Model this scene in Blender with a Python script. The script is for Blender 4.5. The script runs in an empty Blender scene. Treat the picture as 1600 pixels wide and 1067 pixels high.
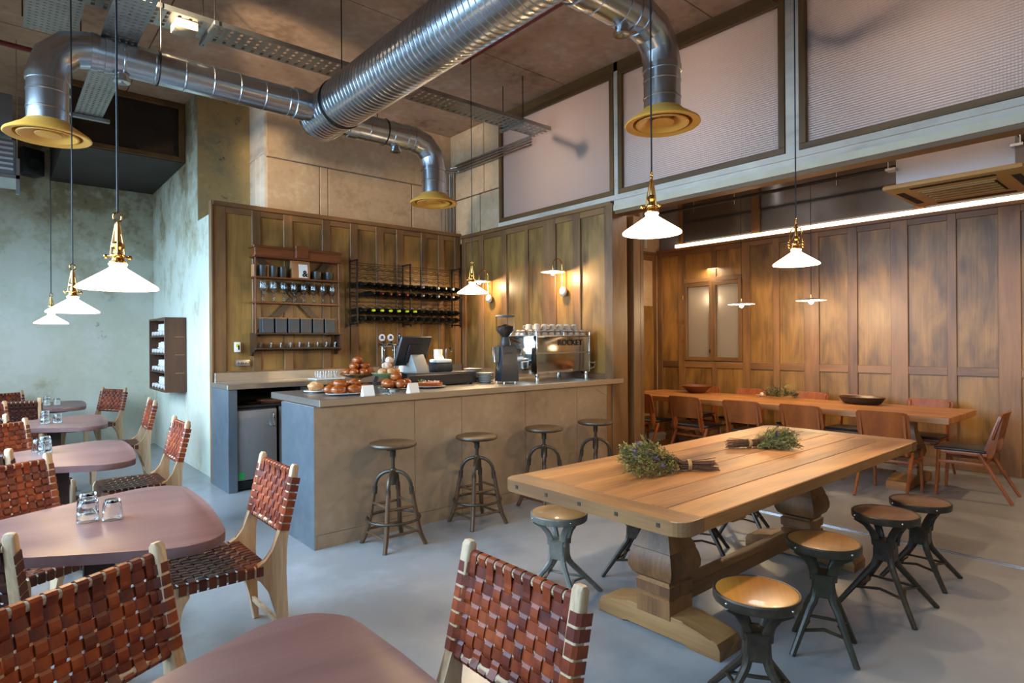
import bpy, bmesh, math, random
from mathutils import Vector, Matrix
PI = math.pi
D = bpy.data
S = bpy.context.scene
COL = S.collection

# ---------------------------------------------------------------- camera
F_PX, HEAD, ROLL = 938.9, math.radians(49.24), 0.0072
fw = Vector((math.cos(HEAD), math.sin(HEAD), 0))
r0 = Vector((math.sin(HEAD), -math.cos(HEAD), 0))
up = Vector((0, 0, 1))
rc = r0 * math.cos(ROLL) - up * math.sin(ROLL)
uc = r0 * math.sin(ROLL) + up * math.cos(ROLL)
cam = D.cameras.new('camera')
cam.sensor_fit = 'HORIZONTAL'
cam.sensor_width = 36
cam.lens = 36 * F_PX / 1600
cam.clip_start = 0.05
camo = D.objects.new('camera', cam)
COL.objects.link(camo)
m = Matrix.Identity(4)
for i in range(3):
    m[i][0], m[i][1], m[i][2] = rc[i], uc[i], -fw[i]
m[0][3], m[1][3], m[2][3] = 0, 0, 1.5
camo.matrix_world = m
S.camera = camo

# ---------------------------------------------------------------- world, daylight, exposure
S.view_settings.view_transform = 'Standard'
S.view_settings.look = 'None'
S.view_settings.exposure = 0.12
S.view_settings.gamma = 1.0
S.view_settings.use_curve_mapping = False
S.cycles.caustics_reflective = False
w = D.worlds.new('world')
S.world = w
w.use_nodes = True
bg = w.node_tree.nodes['Background']
bg.inputs[0].default_value = (0.62, 0.80, 1.0, 1)
bg.inputs[1].default_value = 0.2

def area(name, loc, direction, sx, sy, power, color):
    l = D.lights.new(name, 'AREA')
    l.shape = 'RECTANGLE'
    l.size, l.size_y = sx, sy
    l.energy, l.color = power, color
    o = D.objects.new(name, l)
    o.location = loc
    o.rotation_euler = Vector(direction).to_track_quat('-Z', 'Y').to_euler()
    COL.objects.link(o)
    return o

DAY = (0.44, 0.71, 1.0)
# daylight falling steeply in through the tall street windows on the left
for (y, wd, pw) in ((1.1, 3.6, 95), (5.1, 3.6, 310), (8.6, 2.4, 95)):
    l = area('window_daylight', (-1.40, y, 2.35), (1, 0, -0.58), wd, 2.3, pw, DAY)
    l.data.spread = math.radians(128)
area('window_daylight', (0.2, -2.75, 2.05), (0, 1, -0.5), 2.6, 3.1, 25, DAY)
# unseen area lamps added behind the frosted glass to make the panes glow
for y in (5.1, 3.2, 1.2, -0.9):
    l = area('pane_backlight', (6.15, y, 3.95), (-1, 0, -0.1), 0.4, 1.6, 33, (1.0, 0.88, 0.78))
    l.data.spread = math.radians(150)

# ---------------------------------------------------------------- materials
def hexc(h):
    h = h.lstrip('#')
    return tuple((((int(h[i:i+2], 16) / 255) + 0.055) / 1.055) ** 2.4 if int(h[i:i+2], 16) > 10 else int(h[i:i+2], 16) / 255 / 12.92 for i in (0, 2, 4)) + (1,)

def newmat(name):
    mt = D.materials.new(name)
    mt.use_nodes = True
    nt = mt.node_tree
    return mt, nt, nt.nodes['Principled BSDF']

def nd(nt, t, **kw):
    n = nt.nodes.new(t)
    for k, v in kw.items():
        setattr(n, k, v)
    return n

def mat(name, c, rough=0.5, metal=0.0, c2=None, scale=8, emit=0, emit_c=None, trans=0, ior=1.45, bump=0, coat=0, alpha=1, stretch=(1, 1, 1), detail=4, spec=None):
    mt, nt, p = newmat(name)
    p.inputs['Base Color'].default_value = hexc(c)
    p.inputs['Roughness'].default_value = rough
    p.inputs['Metallic'].default_value = metal
    p.inputs['Transmission Weight'].default_value = trans
    p.inputs['IOR'].default_value = ior
    p.inputs['Coat Weight'].default_value = coat
    if spec is not None:
        p.inputs['Specular IOR Level'].default_value = spec
    if emit:
        p.inputs['Emission Color'].default_value = hexc(emit_c or c)
        p.inputs['Emission Strength'].default_value = emit
    tc = mp = nz = None
    if c2 or bump:
        tc = nd(nt, 'ShaderNodeTexCoord'); mp = nd(nt, 'ShaderNodeMapping')
        mp.inputs['Scale'].default_value = stretch
        nz = nd(nt, 'ShaderNodeTexNoise')
        nz.inputs['Scale'].default_value = scale
        nz.inputs['Detail'].default_value = detail
        nt.links.new(tc.outputs['Object'], mp.inputs[0])
        nt.links.new(mp.outputs[0], nz.inputs['Vector'])
    if c2:
        rp = nd(nt, 'ShaderNodeValToRGB')
        rp.color_ramp.elements[0].position = 0.3
        rp.color_ramp.elements[1].position = 0.7
        rp.color_ramp.elements[0].color = hexc(c)
        rp.color_ramp.elements[1].color = hexc(c2)
        nt.links.new(nz.outputs['Fac'], rp.inputs[0])
        nt.links.new(rp.outputs[0], p.inputs['Base Color'])
    if bump:
        b = nd(nt, 'ShaderNodeBump')
        b.inputs['Strength'].default_value = bump
        b.inputs['Distance'].default_value = 0.01
        nt.links.new(nz.outputs['Fac'], b.inputs['Height'])
        nt.links.new(b.outputs[0], p.inputs['Normal'])
    return mt

def wood(name, cd, cl, axis='z', scale=6, rough=0.45, grain=22, mottled=0.5, knots=False, bump=0.08, coat=0, board=0.14, along=0.22):
    """long-grained wood in object space: soft mottling, fine grain and an optional knot pattern"""
    mt, nt, p = newmat(name)
    L = nt.links.new
    tc = nd(nt, 'ShaderNodeTexCoord')
    # every separate board shows its own stretch of grain
    geo = nd(nt, 'ShaderNodeNewGeometry')
    k = {'x': 0, 'y': 1, 'z': 2}[axis]
    def mapped(s, along):
        mp = nd(nt, 'ShaderNodeMapping')
        sc = [s, s, s]; sc[k] = s * along
        mp.inputs['Scale'].default_value = sc
        off = nd(nt, 'ShaderNodeVectorMath', operation='MULTIPLY_ADD')
        L(geo.outputs['Random Per Island'], off.inputs[0]); off.inputs[1].default_value = (7.3, 5.1, 6.7)
        L(tc.outputs['Object'], off.inputs[2])
        L(off.outputs[0], mp.inputs[0])
        return mp
    n1 = nd(nt, 'ShaderNodeTexNoise'); n1.inputs['Scale'].default_value = 1; n1.inputs['Detail'].default_value = 5; n1.inputs['Distortion'].default_value = 0.6
    L(mapped(scale, along).outputs[0], n1.inputs['Vector'])
    n2 = nd(nt, 'ShaderNodeTexNoise'); n2.inputs['Scale'].default_value = 1; n2.inputs['Detail'].default_value = 3
    L(mapped(scale * grain, 0.03).outputs[0], n2.inputs['Vector'])
    mx = nd(nt, 'ShaderNodeMath', operation='MULTIPLY_ADD')
    L(n1.outputs['Fac'], mx.inputs[0]); mx.inputs[1].default_value = 0.75; 
    m2 = nd(nt, 'ShaderNodeMath', operation='MULTIPLY'); L(n2.outputs['Fac'], m2.inputs[0]); m2.inputs[1].default_value = 0.25
    L(m2.outputs[0], mx.inputs[2])
    rp = nd(nt, 'ShaderNodeValToRGB')
    rp.color_ramp.elements[0].position = 0.34; rp.color_ramp.elements[0].color = hexc(cd)
    rp.color_ramp.elements[1].position = 0.66; rp.color_ramp.elements[1].color = hexc(cl)
    isl = nd(nt, 'ShaderNodeMath', operation='MULTIPLY_ADD'); L(geo.outputs['Random Per Island'], isl.inputs[0]); isl.inputs[1].default_value = board; L(mx.outputs[0], isl.inputs[2])
    isl2 = nd(nt, 'ShaderNodeMath', operation='SUBTRACT'); L(isl.outputs[0], isl2.inputs[0]); isl2.inputs[1].default_value = board / 2
    L(isl2.outputs[0], rp.inputs[0])
    out = rp.outputs[0]
    if knots:
        v = nd(nt, 'ShaderNodeTexVoronoi'); v.inputs['Scale'].default_value = 1
        L(mapped(scale * 0.42, 0.45).outputs[0], v.inputs['Vector'])
        kr = nd(nt, 'ShaderNodeValToRGB')
        kr.color_ramp.elements[0].position = 0.02; kr.color_ramp.elements[0].color = (0.28, 0.22, 0.17, 1)
        kr.color_ramp.elements[1].position = 0.13; kr.color_ramp.elements[1].color = (1, 1, 1, 1)
        L(v.outputs['Distance'], kr.inputs[0])
        mm = nd(nt, 'ShaderNodeMix', data_type='RGBA', blend_type='MULTIPLY'); mm.inputs[0].default_value = 0.8
        L(out, mm.inputs[6]); L(kr.outputs[0], mm.inputs[7])
        out = mm.outputs[2]
    L(out, p.inputs['Base Color'])
    p.inputs['Roughness'].default_value = rough
    p.inputs['Coat Weight'].default_value = coat
    b = nd(nt, 'ShaderNodeBump'); b.inputs['Strength'].default_value = bump; b.inputs['Distance'].default_value = 0.004
    L(n2.outputs['Fac'], b.inputs['Height']); L(b.outputs[0], p.inputs['Normal'])
    return mt

def layered(name, stops, scale=2.5, rough=0.8, bump=0.2, fine=9, metal=0, rough_var=0, stretch=(1, 1, 1), spots=None, grad=None, spec=0.5, detail=8, island=0):
    """mottled plaster / concrete: two noises mixed through a colour ramp, optional dark spots and a stain that gathers above a height"""
    mt, nt, p = newmat(name)
    L = nt.links.new
    tc = nd(nt, 'ShaderNodeTexCoord')
    mp = nd(nt, 'ShaderNodeMapping'); mp.inputs['Scale'].default_value = stretch
    L(tc.outputs['Object'], mp.inputs[0])
    a = nd(nt, 'ShaderNodeTexNoise'); a.inputs['Scale'].default_value = scale; a.inputs['Detail'].default_value = detail; a.inputs['Roughness'].default_value = 0.62
    b = nd(nt, 'ShaderNodeTexNoise'); b.inputs['Scale'].default_value = scale * fine; b.inputs['Detail'].default_value = 5
    L(mp.outputs[0], a.inputs['Vector']); L(mp.outputs[0], b.inputs['Vector'])
    mx = nd(nt, 'ShaderNodeMath', operation='MULTIPLY_ADD'); L(a.outputs['Fac'], mx.inputs[0]); mx.inputs[1].default_value = 0.8
    m2 = nd(nt, 'ShaderNodeMath', operation='MULTIPLY'); L(b.outputs['Fac'], m2.inputs[0]); m2.inputs[1].default_value = 0.2
    L(m2.outputs[0], mx.inputs[2])
    src = mx.outputs[0]
    if island:      # each strap cut from a different hide
        geo = nd(nt, 'ShaderNodeNewGeometry')
        ia = nd(nt, 'ShaderNodeMath', operation='MULTIPLY_ADD'); L(geo.outputs['Random Per Island'], ia.inputs[0]); ia.inputs[1].default_value = island; L(src, ia.inputs[2])
        ib = nd(nt, 'ShaderNodeMath', operation='SUBTRACT'); L(ia.outputs[0], ib.inputs[0]); ib.inputs[1].default_value = island / 2
        src = ib.outputs[0]
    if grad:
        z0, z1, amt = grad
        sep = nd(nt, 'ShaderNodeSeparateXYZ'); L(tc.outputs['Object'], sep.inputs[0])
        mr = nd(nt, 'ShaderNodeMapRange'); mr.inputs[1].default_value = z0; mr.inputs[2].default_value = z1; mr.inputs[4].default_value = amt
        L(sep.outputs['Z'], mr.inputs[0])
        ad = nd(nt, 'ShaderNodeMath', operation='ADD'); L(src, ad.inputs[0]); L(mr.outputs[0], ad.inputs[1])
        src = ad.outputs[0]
    rp = nd(nt, 'ShaderNodeValToRGB')
    rp.color_ramp.interpolation = 'EASE'
    el = rp.color_ramp.elements
    while len(el) < len(stops):
        el.new(0.5)
    for e, (pos, c) in zip(el, stops):
        e.position = pos; e.color = hexc(c)
    L(src, rp.inputs[0])
    out = rp.outputs[0]
    if spots:
        sc, th, col = spots
        v = nd(nt, 'ShaderNodeTexNoise'); v.inputs['Scale'].default_value = sc; v.inputs['Detail'].default_value = 6; v.inputs['Roughness'].default_value = 0.7
        L(mp.outputs[0], v.inputs['Vector'])
        r2 = nd(nt, 'ShaderNodeValToRGB')
        r2.color_ramp.elements[0].position = th; r2.color_ramp.elements[1].position = th + 0.09
        L(v.outputs['Fac'], r2.inputs[0])
        mm = nd(nt, 'ShaderNodeMix', data_type='RGBA')
        L(r2.outputs[0], mm.inputs[0]); L(out, mm.inputs[6]); mm.inputs[7].default_value = hexc(col)
        out = mm.outputs[2]
    L(out, p.inputs['Base Color'])
    p.inputs['Metallic'].default_value = metal
    p.inputs['Roughness'].default_value = rough
    p.inputs['Specular IOR Level'].default_value = spec
    if rough_var:
        mr2 = nd(nt, 'ShaderNodeMapRange'); mr2.inputs[3].default_value = rough - rough_var; mr2.inputs[4].default_value = rough + rough_var
        L(a.outputs['Fac'], mr2.inputs[0]); L(mr2.outputs[0], p.inputs['Roughness'])
    if bump:
        bp = nd(nt, 'ShaderNodeBump'); bp.inputs['Strength'].default_value = bump; bp.inputs['Distance'].default_value = 0.01
        L(mx.outputs[0], bp.inputs['Height']); L(bp.outputs[0], p.inputs['Normal'])
    return mt

MT = {}
MT['floor'] = layered('polished_concrete', [(0.3, '#767676'), (0.5, '#8a8b8c'), (0.7, '#9c9d9e')], 0.9, 0.27, 0.0, 3, detail=5)
MT['ceiling'] = layered('ceiling_concrete', [(0.3, '#8a6c52'), (0.5, '#b8967a'), (0.7, '#cbb19a')], 1.3, 0.85, 0.15, 8, spots=(2.3, 0.68, '#7d6047'))
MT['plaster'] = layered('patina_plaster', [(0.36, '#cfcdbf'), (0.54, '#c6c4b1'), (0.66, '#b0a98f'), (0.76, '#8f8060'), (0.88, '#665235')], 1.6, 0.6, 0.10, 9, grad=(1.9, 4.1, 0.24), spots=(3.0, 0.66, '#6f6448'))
MT['patina'] = layered('ochre_patina', [(0.3, '#b5965e'), (0.5, '#9f8454'), (0.7, '#7e7456')], 2.2, 0.7, 0.2, 8, spots=(5.0, 0.6, '#3b3d36'))
MT['block'] = layered('concrete_block', [(0.3, '#a38765'), (0.5, '#bb9d7b'), (0.7, '#cbb293')], 2.2, 0.9, 0.25, 8, spots=(26, 0.74, '#4b4137'))
MT['mortar'] = mat('mortar', '#6f6353', 0.9, c2='#7d705e', scale=6)
MT['panel'] = wood('panel_wood', '#5c401d', '#a0753a', 'z', 4.5, 0.42, 16, knots=True, board=0.1, along=0.34)
MT['stile'] = wood('stile_wood', '#583b21', '#8c633a', 'z', 5, 0.42, 18)
MT['rail'] = wood('rail_wood', '#583b21', '#8c633a', 'y', 5, 0.42, 18)
MT['railx'] = wood('rail_wood_back', '#583b21', '#8c633a', 'x', 5, 0.42, 18)
MT['frame'] = wood('window_frame_wood', '#573b1c', '#79562d', 'y', 5, 0.45, 18)
MT['framez'] = wood('window_frame_wood_upright', '#573b1c', '#79562d', 'z', 5, 0.45, 18)
MT['whitesteel'] = layered('painted_steel', [(0.35, '#ab9d8e'), (0.5, '#cdbeac'), (0.65, '#dccdb8')], 3, 0.4, 0.02, 5, stretch=(1, 0.3, 1))
MT['cream'] = mat('cream_board', '#d8c8ac', 0.6, c2='#c8b89c', scale=5)
MT['galv'] = layered('galvanised_steel', [(0.3, '#a7abb0'), (0.5, '#bdc1c5'), (0.7, '#d0d3d6')], 2.0, 0.24, 0.0, 4, metal=1, rough_var=0.04)
MT['tray'] = layered('cable_tray_steel', [(0.3, '#8f918f'), (0.5, '#a3a4a1'), (0.7, '#b7b7b3')], 6, 0.42, 0.02, 6, metal=1)
MT['diffuser'] = mat('yellow_enamel', '#da9838', 0.45, c2='#e3a94a', scale=3)
MT['dark'] = mat('dark_cavity', '#15110d', 0.8)
MT['black'] = mat('black_plastic', '#1c1c1e', 0.45, c2='#232326', scale=12)
MT['blackmetal'] = mat('black_metal', '#26221f', 0.42, 0.6, c2='#35302b', scale=10)
MT['matblack'] = mat('satin_black', '#25272b', 0.38, c2='#2c2e33', scale=9)
MT['red'] = mat('red_pipe_paint', '#6d2218', 0.45, c2='#7b2a1e', scale=8)
MT['redbright'] = mat('bright_red_pipe', '#b3261e', 0.45, c2='#a0201a', scale=8)
MT['stainless'] = layered('brushed_stainless', [(0.3, '#b9b3aa'), (0.5, '#c9c3ba'), (0.7, '#d6d0c6')], 2.0, 0.33, 0.015, 30, metal=1, stretch=(0.3, 1, 1), rough_var=0.05)
MT['chrome'] = mat('chrome', '#d6d2cc', 0.07, 1.0, c2='#c9c5bf', scale=5)
MT['counterbody'] = layered('zinc_cladding', [(0.3, '#937d66'), (0.5, '#a68f75'), (0.7, '#b49e84')], 1.8, 0.42, 0.02, 8, metal=0.35, rough_var=0.06)
MT['sidepanel'] = layered('grey_steel_panel', [(0.3, '#6d7680'), (0.5, '#7b858f'), (0.7, '#8a949d')], 1.6, 0.34, 0.02, 8, metal=0.7)
MT['fridge'] = layered('fridge_steel', [(0.3, '#6b6866'), (0.5, '#787573'), (0.7, '#84817e')], 2.0, 0.4, 0.0, 20, metal=0.3, stretch=(1, 1, 0.2))
MT['tablepine'] = wood('table_pine', '#5f3819', '#b57c42', 'x', 4.6, 0.5, 20, knots=True, bump=0.12, coat=0.0)
MT['tablepiney'] = wood('table_pine_end', '#6f4c2d', '#a07345', 'y', 4.2, 0.42, 20, knots=True, bump=0.12)
MT['trestle'] = wood('trestle_pine', '#5a371c', '#97663a', 'z', 4.5, 0.5, 16, knots=True, bump=0.15)
MT['trestley'] = wood('trestle_foot_pine', '#6c4726', '#a87a49', 'y', 4.5, 0.5, 16, knots=True, bump=0.15)
MT['trestlex'] = wood('trestle_beam_pine', '#5a3a21', '#8a5f38', 'x', 4.5, 0.5, 16, bump=0.15)
MT['peg'] = mat('dark_peg', '#3a2c1e', 0.6, c2='#2d2218', scale=30)
MT['purple'] = wood('rose_stained_wood', '#5c3e3b', '#7c5853', 'x', 3.2, 0.42, 14, bump=0.04)
MT['purpleedge'] = wood('rose_wood_underframe', '#3b2a25', '#513a33', 'z', 5, 0.5, 14)
MT['leather'] = layered('tan_leather', [(0.25, '#42201a'), (0.42, '#64291a'), (0.58, '#823617'), (0.75, '#99461f')], 9, 0.40, 0.06, 5, rough_var=0.06, spec=0.35, island=0.28)
MT['leatherdark'] = layered('brown_leather', [(0.3, '#3b1c15'), (0.5, '#572818'), (0.7, '#6b3320')], 9, 0.38, 0.06, 5, rough_var=0.06, spec=0.35, island=0.25)
MT['leathershade'] = layered('shaded_tan_leather', [(0.3, '#2f1812'), (0.5, '#44231a'), (0.7, '#552d21')], 9, 0.42, 0.06, 5, spec=0.3)
MT['teak'] = wood('pale_teak', '#9c7650', '#d8b994', 'z', 9, 0.48, 14, bump=0.08)
MT['farchair'] = wood('chair_teak', '#6d3416', '#9a5324', 'z', 7, 0.36, 14, bump=0.05)
MT['pad'] = mat('black_leather_pad', '#1f2226', 0.36, c2='#2a2d30', scale=20, bump=0.05)
MT['fartable'] = wood('far_table_oak', '#7a4b22', '#a86f38', 'y', 4.2, 0.4, 18, bump=0.08)
MT['stoolwood'] = wood('bar_stool_wood', '#33230f', '#4f3820', 'x', 6, 0.42, 12, bump=0.05)
MT['stoolleg'] = wood('bar_stool_leg_wood', '#3d2a1a', '#5f452d', 'z', 6, 0.42, 12, bump=0.05)
MT['iron'] = layered('worn_iron', [(0.3, '#2a2119'), (0.5, '#3a2f23'), (0.7, '#4d4031')], 9, 0.42, 0.05, 4, metal=0.25)
MT['greypaint'] = layered('grey_enamel', [(0.3, '#5a554b'), (0.5, '#6e685d'), (0.7, '#827b6e')], 8, 0.42, 0.04, 4, metal=0.1)
MT['greenpaint'] = layered('dark_green_enamel', [(0.3, '#262011'), (0.5, '#312a19'), (0.7, '#3d3522')], 9, 0.42, 0.04, 4, metal=0.05)
MT['seatorange'] = wood('stool_seat_birch', '#96591c', '#c4812f', 'x', 5, 0.33, 14, coat=0.2)
MT['seatbrown'] = wood('stool_seat_brown', '#4d321f', '#74502f', 'x', 5, 0.33, 14, coat=0.2)
MT['seatmid'] = wood('stool_seat_mid', '#7b5125', '#ab7a3e', 'x', 5, 0.33, 14, coat=0.2)
MT['brass'] = mat('polished_brass', '#d6a560', 0.16, 1.0, c2='#c08c46', scale=20)
MT['opal'] = mat('opal_glass', '#fff6e6', 0.25, emit=5.0, emit_c='#ffdcae')
MT['bulb'] = mat('bulb_glow', '#fff0d0', 0.3, emit=26, emit_c='#ffd9a0')
MT['led'] = mat('led_strip', '#fff4e4', 0.3, emit=6, emit_c='#ffd9b0')
MT['cord'] = mat('black_cord', '#15161a', 0.6)
MT['glass'] = mat('clear_glass', '#fbfdfd', 0.02, trans=1.0, ior=1.45)
MT['thinclear'] = mat('clear_hopper', '#fbfbfa', 0.02, trans=1.0, ior=1.12)
MT['machine'] = layered('polished_machine_steel', [(0.3, '#b5ada4'), (0.5, '#c2bab0'), (0.7, '#cfc8be')], 2.0, 0.13, 0.0, 8, metal=1)
MT['greenglass'] = mat('green_glass', '#c9d9a4', 0.06, trans=0.75, ior=1.45)
MT['amberglass'] = mat('amber_glass', '#c79a6a', 0.06, trans=0.75, ior=1.45)
MT['china'] = mat('white_china', '#e6e2da', 0.18, c2='#dcd8d0', scale=6, coat=0.3)
MT['greychina'] = mat('grey_china', '#a59d93', 0.25, c2='#b5ada3', scale=6, coat=0.2)
MT['paper'] = mat('white_card', '#ece8e0', 0.7)
MT['linen'] = mat('white_linen', '#e2e3e2', 0.85, c2='#cfd3d6', scale=14, bump=0.2)
MT['kraft'] = mat('kraft_paper', '#b07c4c', 0.7, c2='#a06e42', scale=12)
MT['ink'] = mat('black_ink', '#151312', 0.6)
MT['blueink'] = mat('blue_ink', '#27408f', 0.5)
MT['bun'] = layered('glazed_crust', [(0.3, '#6d2f10'), (0.48, '#8f4517'), (0.62, '#ab5f26'), (0.75, '#c58b4c')], 22, 0.25, 0.08, 4)
MT['bunpale'] = layered('pale_pastry', [(0.3, '#a2683a'), (0.5, '#b98550'), (0.7, '#d6b184')], 26, 0.5, 0.15, 4)
MT['sugar'] = mat('icing_sugar', '#a8713f', 0.8, c2='#e6d8c6', scale=55)
MT['tillgrey'] = mat('till_grey_plastic', '#8b8a86', 0.5, c2='#959490', scale=6)
MT['tart'] = layered('tart_filling', [(0.3, '#9a3d18'), (0.5, '#b75c2a'), (0.7, '#d9a870')], 30, 0.4, 0.1, 3)
MT['bottle'] = mat('dark_bottle_glass', '#0d100c', 0.08, c2='#141812', scale=6, coat=0.3)
MT['foil'] = mat('black_foil', '#191417', 0.3, 0.4)
MT['yellowfoil'] = mat('yellow_foil', '#c8d22a', 0.35)
MT['redfoil'] = mat('red_foil', '#5d1712', 0.3, 0.3)
MT['silverfoil'] = mat('silver_foil', '#9b968e', 0.3, 0.7)
MT['shelfwood'] = wood('mahogany', '#55260f', '#80431c', 'x', 7, 0.35, 14)
MT['shelfdark'] = wood('dark_shelf_wood', '#2b1a10', '#452a18', 'x', 7, 0.42, 14)
MT['crate'] = wood('walnut_cabinet', '#3a2114', '#5d3820', 'z', 6, 0.45, 14)
MT['boxgrey'] = mat('slate_box', '#3f4144', 0.5, c2='#474a4d', scale=8)
MT['cupdark'] = mat('dark_tumbler', '#2b2925', 0.35, c2='#3a3731', scale=14)
MT['bowl'] = wood('bowl_wood', '#4a2513', '#71401f', 'x', 7, 0.4, 12)
MT['bowldark'] = wood('dark_bowl_wood', '#24160e', '#3b2517', 'x', 7, 0.4, 12)
MT['fol1'] = mat('green_foliage', '#575528', 0.6, c2='#757038', scale=40)
MT['fol2'] = mat('olive_foliage', '#857632', 0.6, c2='#a39350', scale=40)
MT['fol3'] = mat('dark_foliage', '#38381c', 0.6, c2='#4c4a26', scale=40)
MT['thistle'] = mat('purple_thistle', '#5a4754', 0.7, c2='#786272', scale=40)
MT['twig'] = mat('brown_twig', '#4a2f20', 0.7, c2='#6b472f', scale=50)
MT['twine'] = mat('jute_twine', '#b08a58', 0.8, c2='#97744a', scale=60)
MT['acwhite'] = mat('white_sheet_steel', '#c4c6ca', 0.4, c2='#b6b9be', scale=3)
MT['acpanel'] = mat('beige_vent_panel', '#b28a4e', 0.5, c2='#a57f47', scale=4)
MT['greybox'] = mat('grey_unit_casing', '#6f747a', 0.5, c2='#7d8288', scale=4)
MT['smoked'] = mat('smoked_glass', '#241d18', 0.08, c2='#2d241d', scale=2, coat=0.2)
MT['soffit'] = mat('dark_soffit_board', '#2e2824', 0.7, c2='#38312b', scale=4)
MT['green'] = mat('green_sticker', '#1f9a4b', 0.5)
MT['pewter'] = mat('pewter_glaze', '#a9b0ac', 0.3, 0.2, c2='#c4c8c2', scale=8)
MT['spoon'] = mat('tray_slate', '#2d3b4a', 0.5)
MT['rubber'] = mat('black_rubber', '#141414', 0.8)
MT['coffee'] = mat('coffee_beans', '#22130b', 0.6, c2='#331d10', scale=60, bump=0.5)

def glazing(name, col, tr, rough, wave=0.0, mixg=0.12, clear=0.0):
    """frosted / reeded pane: light comes through diffusely, with a soft gloss over a moulded grid"""
    mt, nt, p = newmat(name)
    L = nt.links.new
    nt.nodes.remove(p)
    out = nt.nodes['Material Output']
    t = nd(nt, 'ShaderNodeBsdfTranslucent'); t.inputs[0].default_value = hexc(tr)
    d = nd(nt, 'ShaderNodeBsdfDiffuse'); d.inputs[0].default_value = hexc(col)
    g = nd(nt, 'ShaderNodeBsdfGlossy'); g.inputs['Roughness'].default_value = rough
    m1 = nd(nt, 'ShaderNodeMixShader'); m1.inputs[0].default_value = 0.55
    L(t.outputs[0], m1.inputs[2]); L(d.outputs[0], m1.inputs[1])
    m2_ = nd(nt, 'ShaderNodeMixShader'); m2_.inputs[0].default_value = mixg
    L(m1.outputs[0], m2_.inputs[1]); L(g.outputs[0], m2_.inputs[2])
    last = m2_
    if clear:
        gl = nd(nt, 'ShaderNodeBsdfRefraction'); gl.inputs['IOR'].default_value = 1.02; gl.inputs['Roughness'].default_value = 0.35
        gl.inputs[0].default_value = hexc(tr)
        m3 = nd(nt, 'ShaderNodeMixShader'); m3.inputs[0].default_value = clear
        L(last.outputs[0], m3.inputs[1]); L(gl.outputs[0], m3.inputs[2])
        last = m3
    L(last.outputs[0], out.inputs[0])
    if wave:
        tc = nd(nt, 'ShaderNodeTexCoord')
        w1 = nd(nt, 'ShaderNodeTexWave', wave_type='BANDS', bands_direction='Y'); w1.inputs['Scale'].default_value = wave
        w2 = nd(nt, 'ShaderNodeTexWave', wave_type='BANDS', bands_direction='Z'); w2.inputs['Scale'].default_value = wave
        L(tc.outputs['Object'], w1.inputs[0]); L(tc.outputs['Object'], w2.inputs[0])
        ad = nd(nt, 'ShaderNodeMath', operation='ADD'); L(w1.outputs['Fac'], ad.inputs[0]); L(w2.outputs['Fac'], ad.inputs[1])
        b = nd(nt, 'ShaderNodeBump'); b.inputs['Strength'].default_value = 0.5; b.inputs['Distance'].default_value = 0.004
        L(ad.outputs[0], b.inputs['Height'])
        for n in (g, d):
            L(b.outputs[0], n.inputs['Normal'])
    return mt
MT['frost'] = glazing('frosted_glass', '#b7aaa2', '#cfc2ba', 0.35, 0, 0.06, 0.0)
MT['reeded'] = glazing('reeded_frosted_glass', '#b3a69d', '#cbbdb4', 0.3, 16, 0.1, 0.0)
MT['pane'] = glazing('sash_frosted_glass', '#b9b0a4', '#d8d0c6', 0.2, 0, 0.12, 0.0)
MT['greyglass'] = glazing('grey_clerestory_glass', '#43474a', '#454a4c', 0.12, 0, 0.12, 0.0)
MT['goldglass'] = glazing('gold_textured_glass', '#9c7a3c', '#a8843f', 0.25, 22, 0.25, 0.0)

# ---------------------------------------------------------------- mesh helpers
I4 = Matrix.Identity(4)
def TR(x=0, y=0, z=0, rx=0, ry=0, rz=0):
    return Matrix.Translation((x, y, z)) @ Matrix.Rotation(rz, 4, 'Z') @ Matrix.Rotation(ry, 4, 'Y') @ Matrix.Rotation(rx, 4, 'X')

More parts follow.
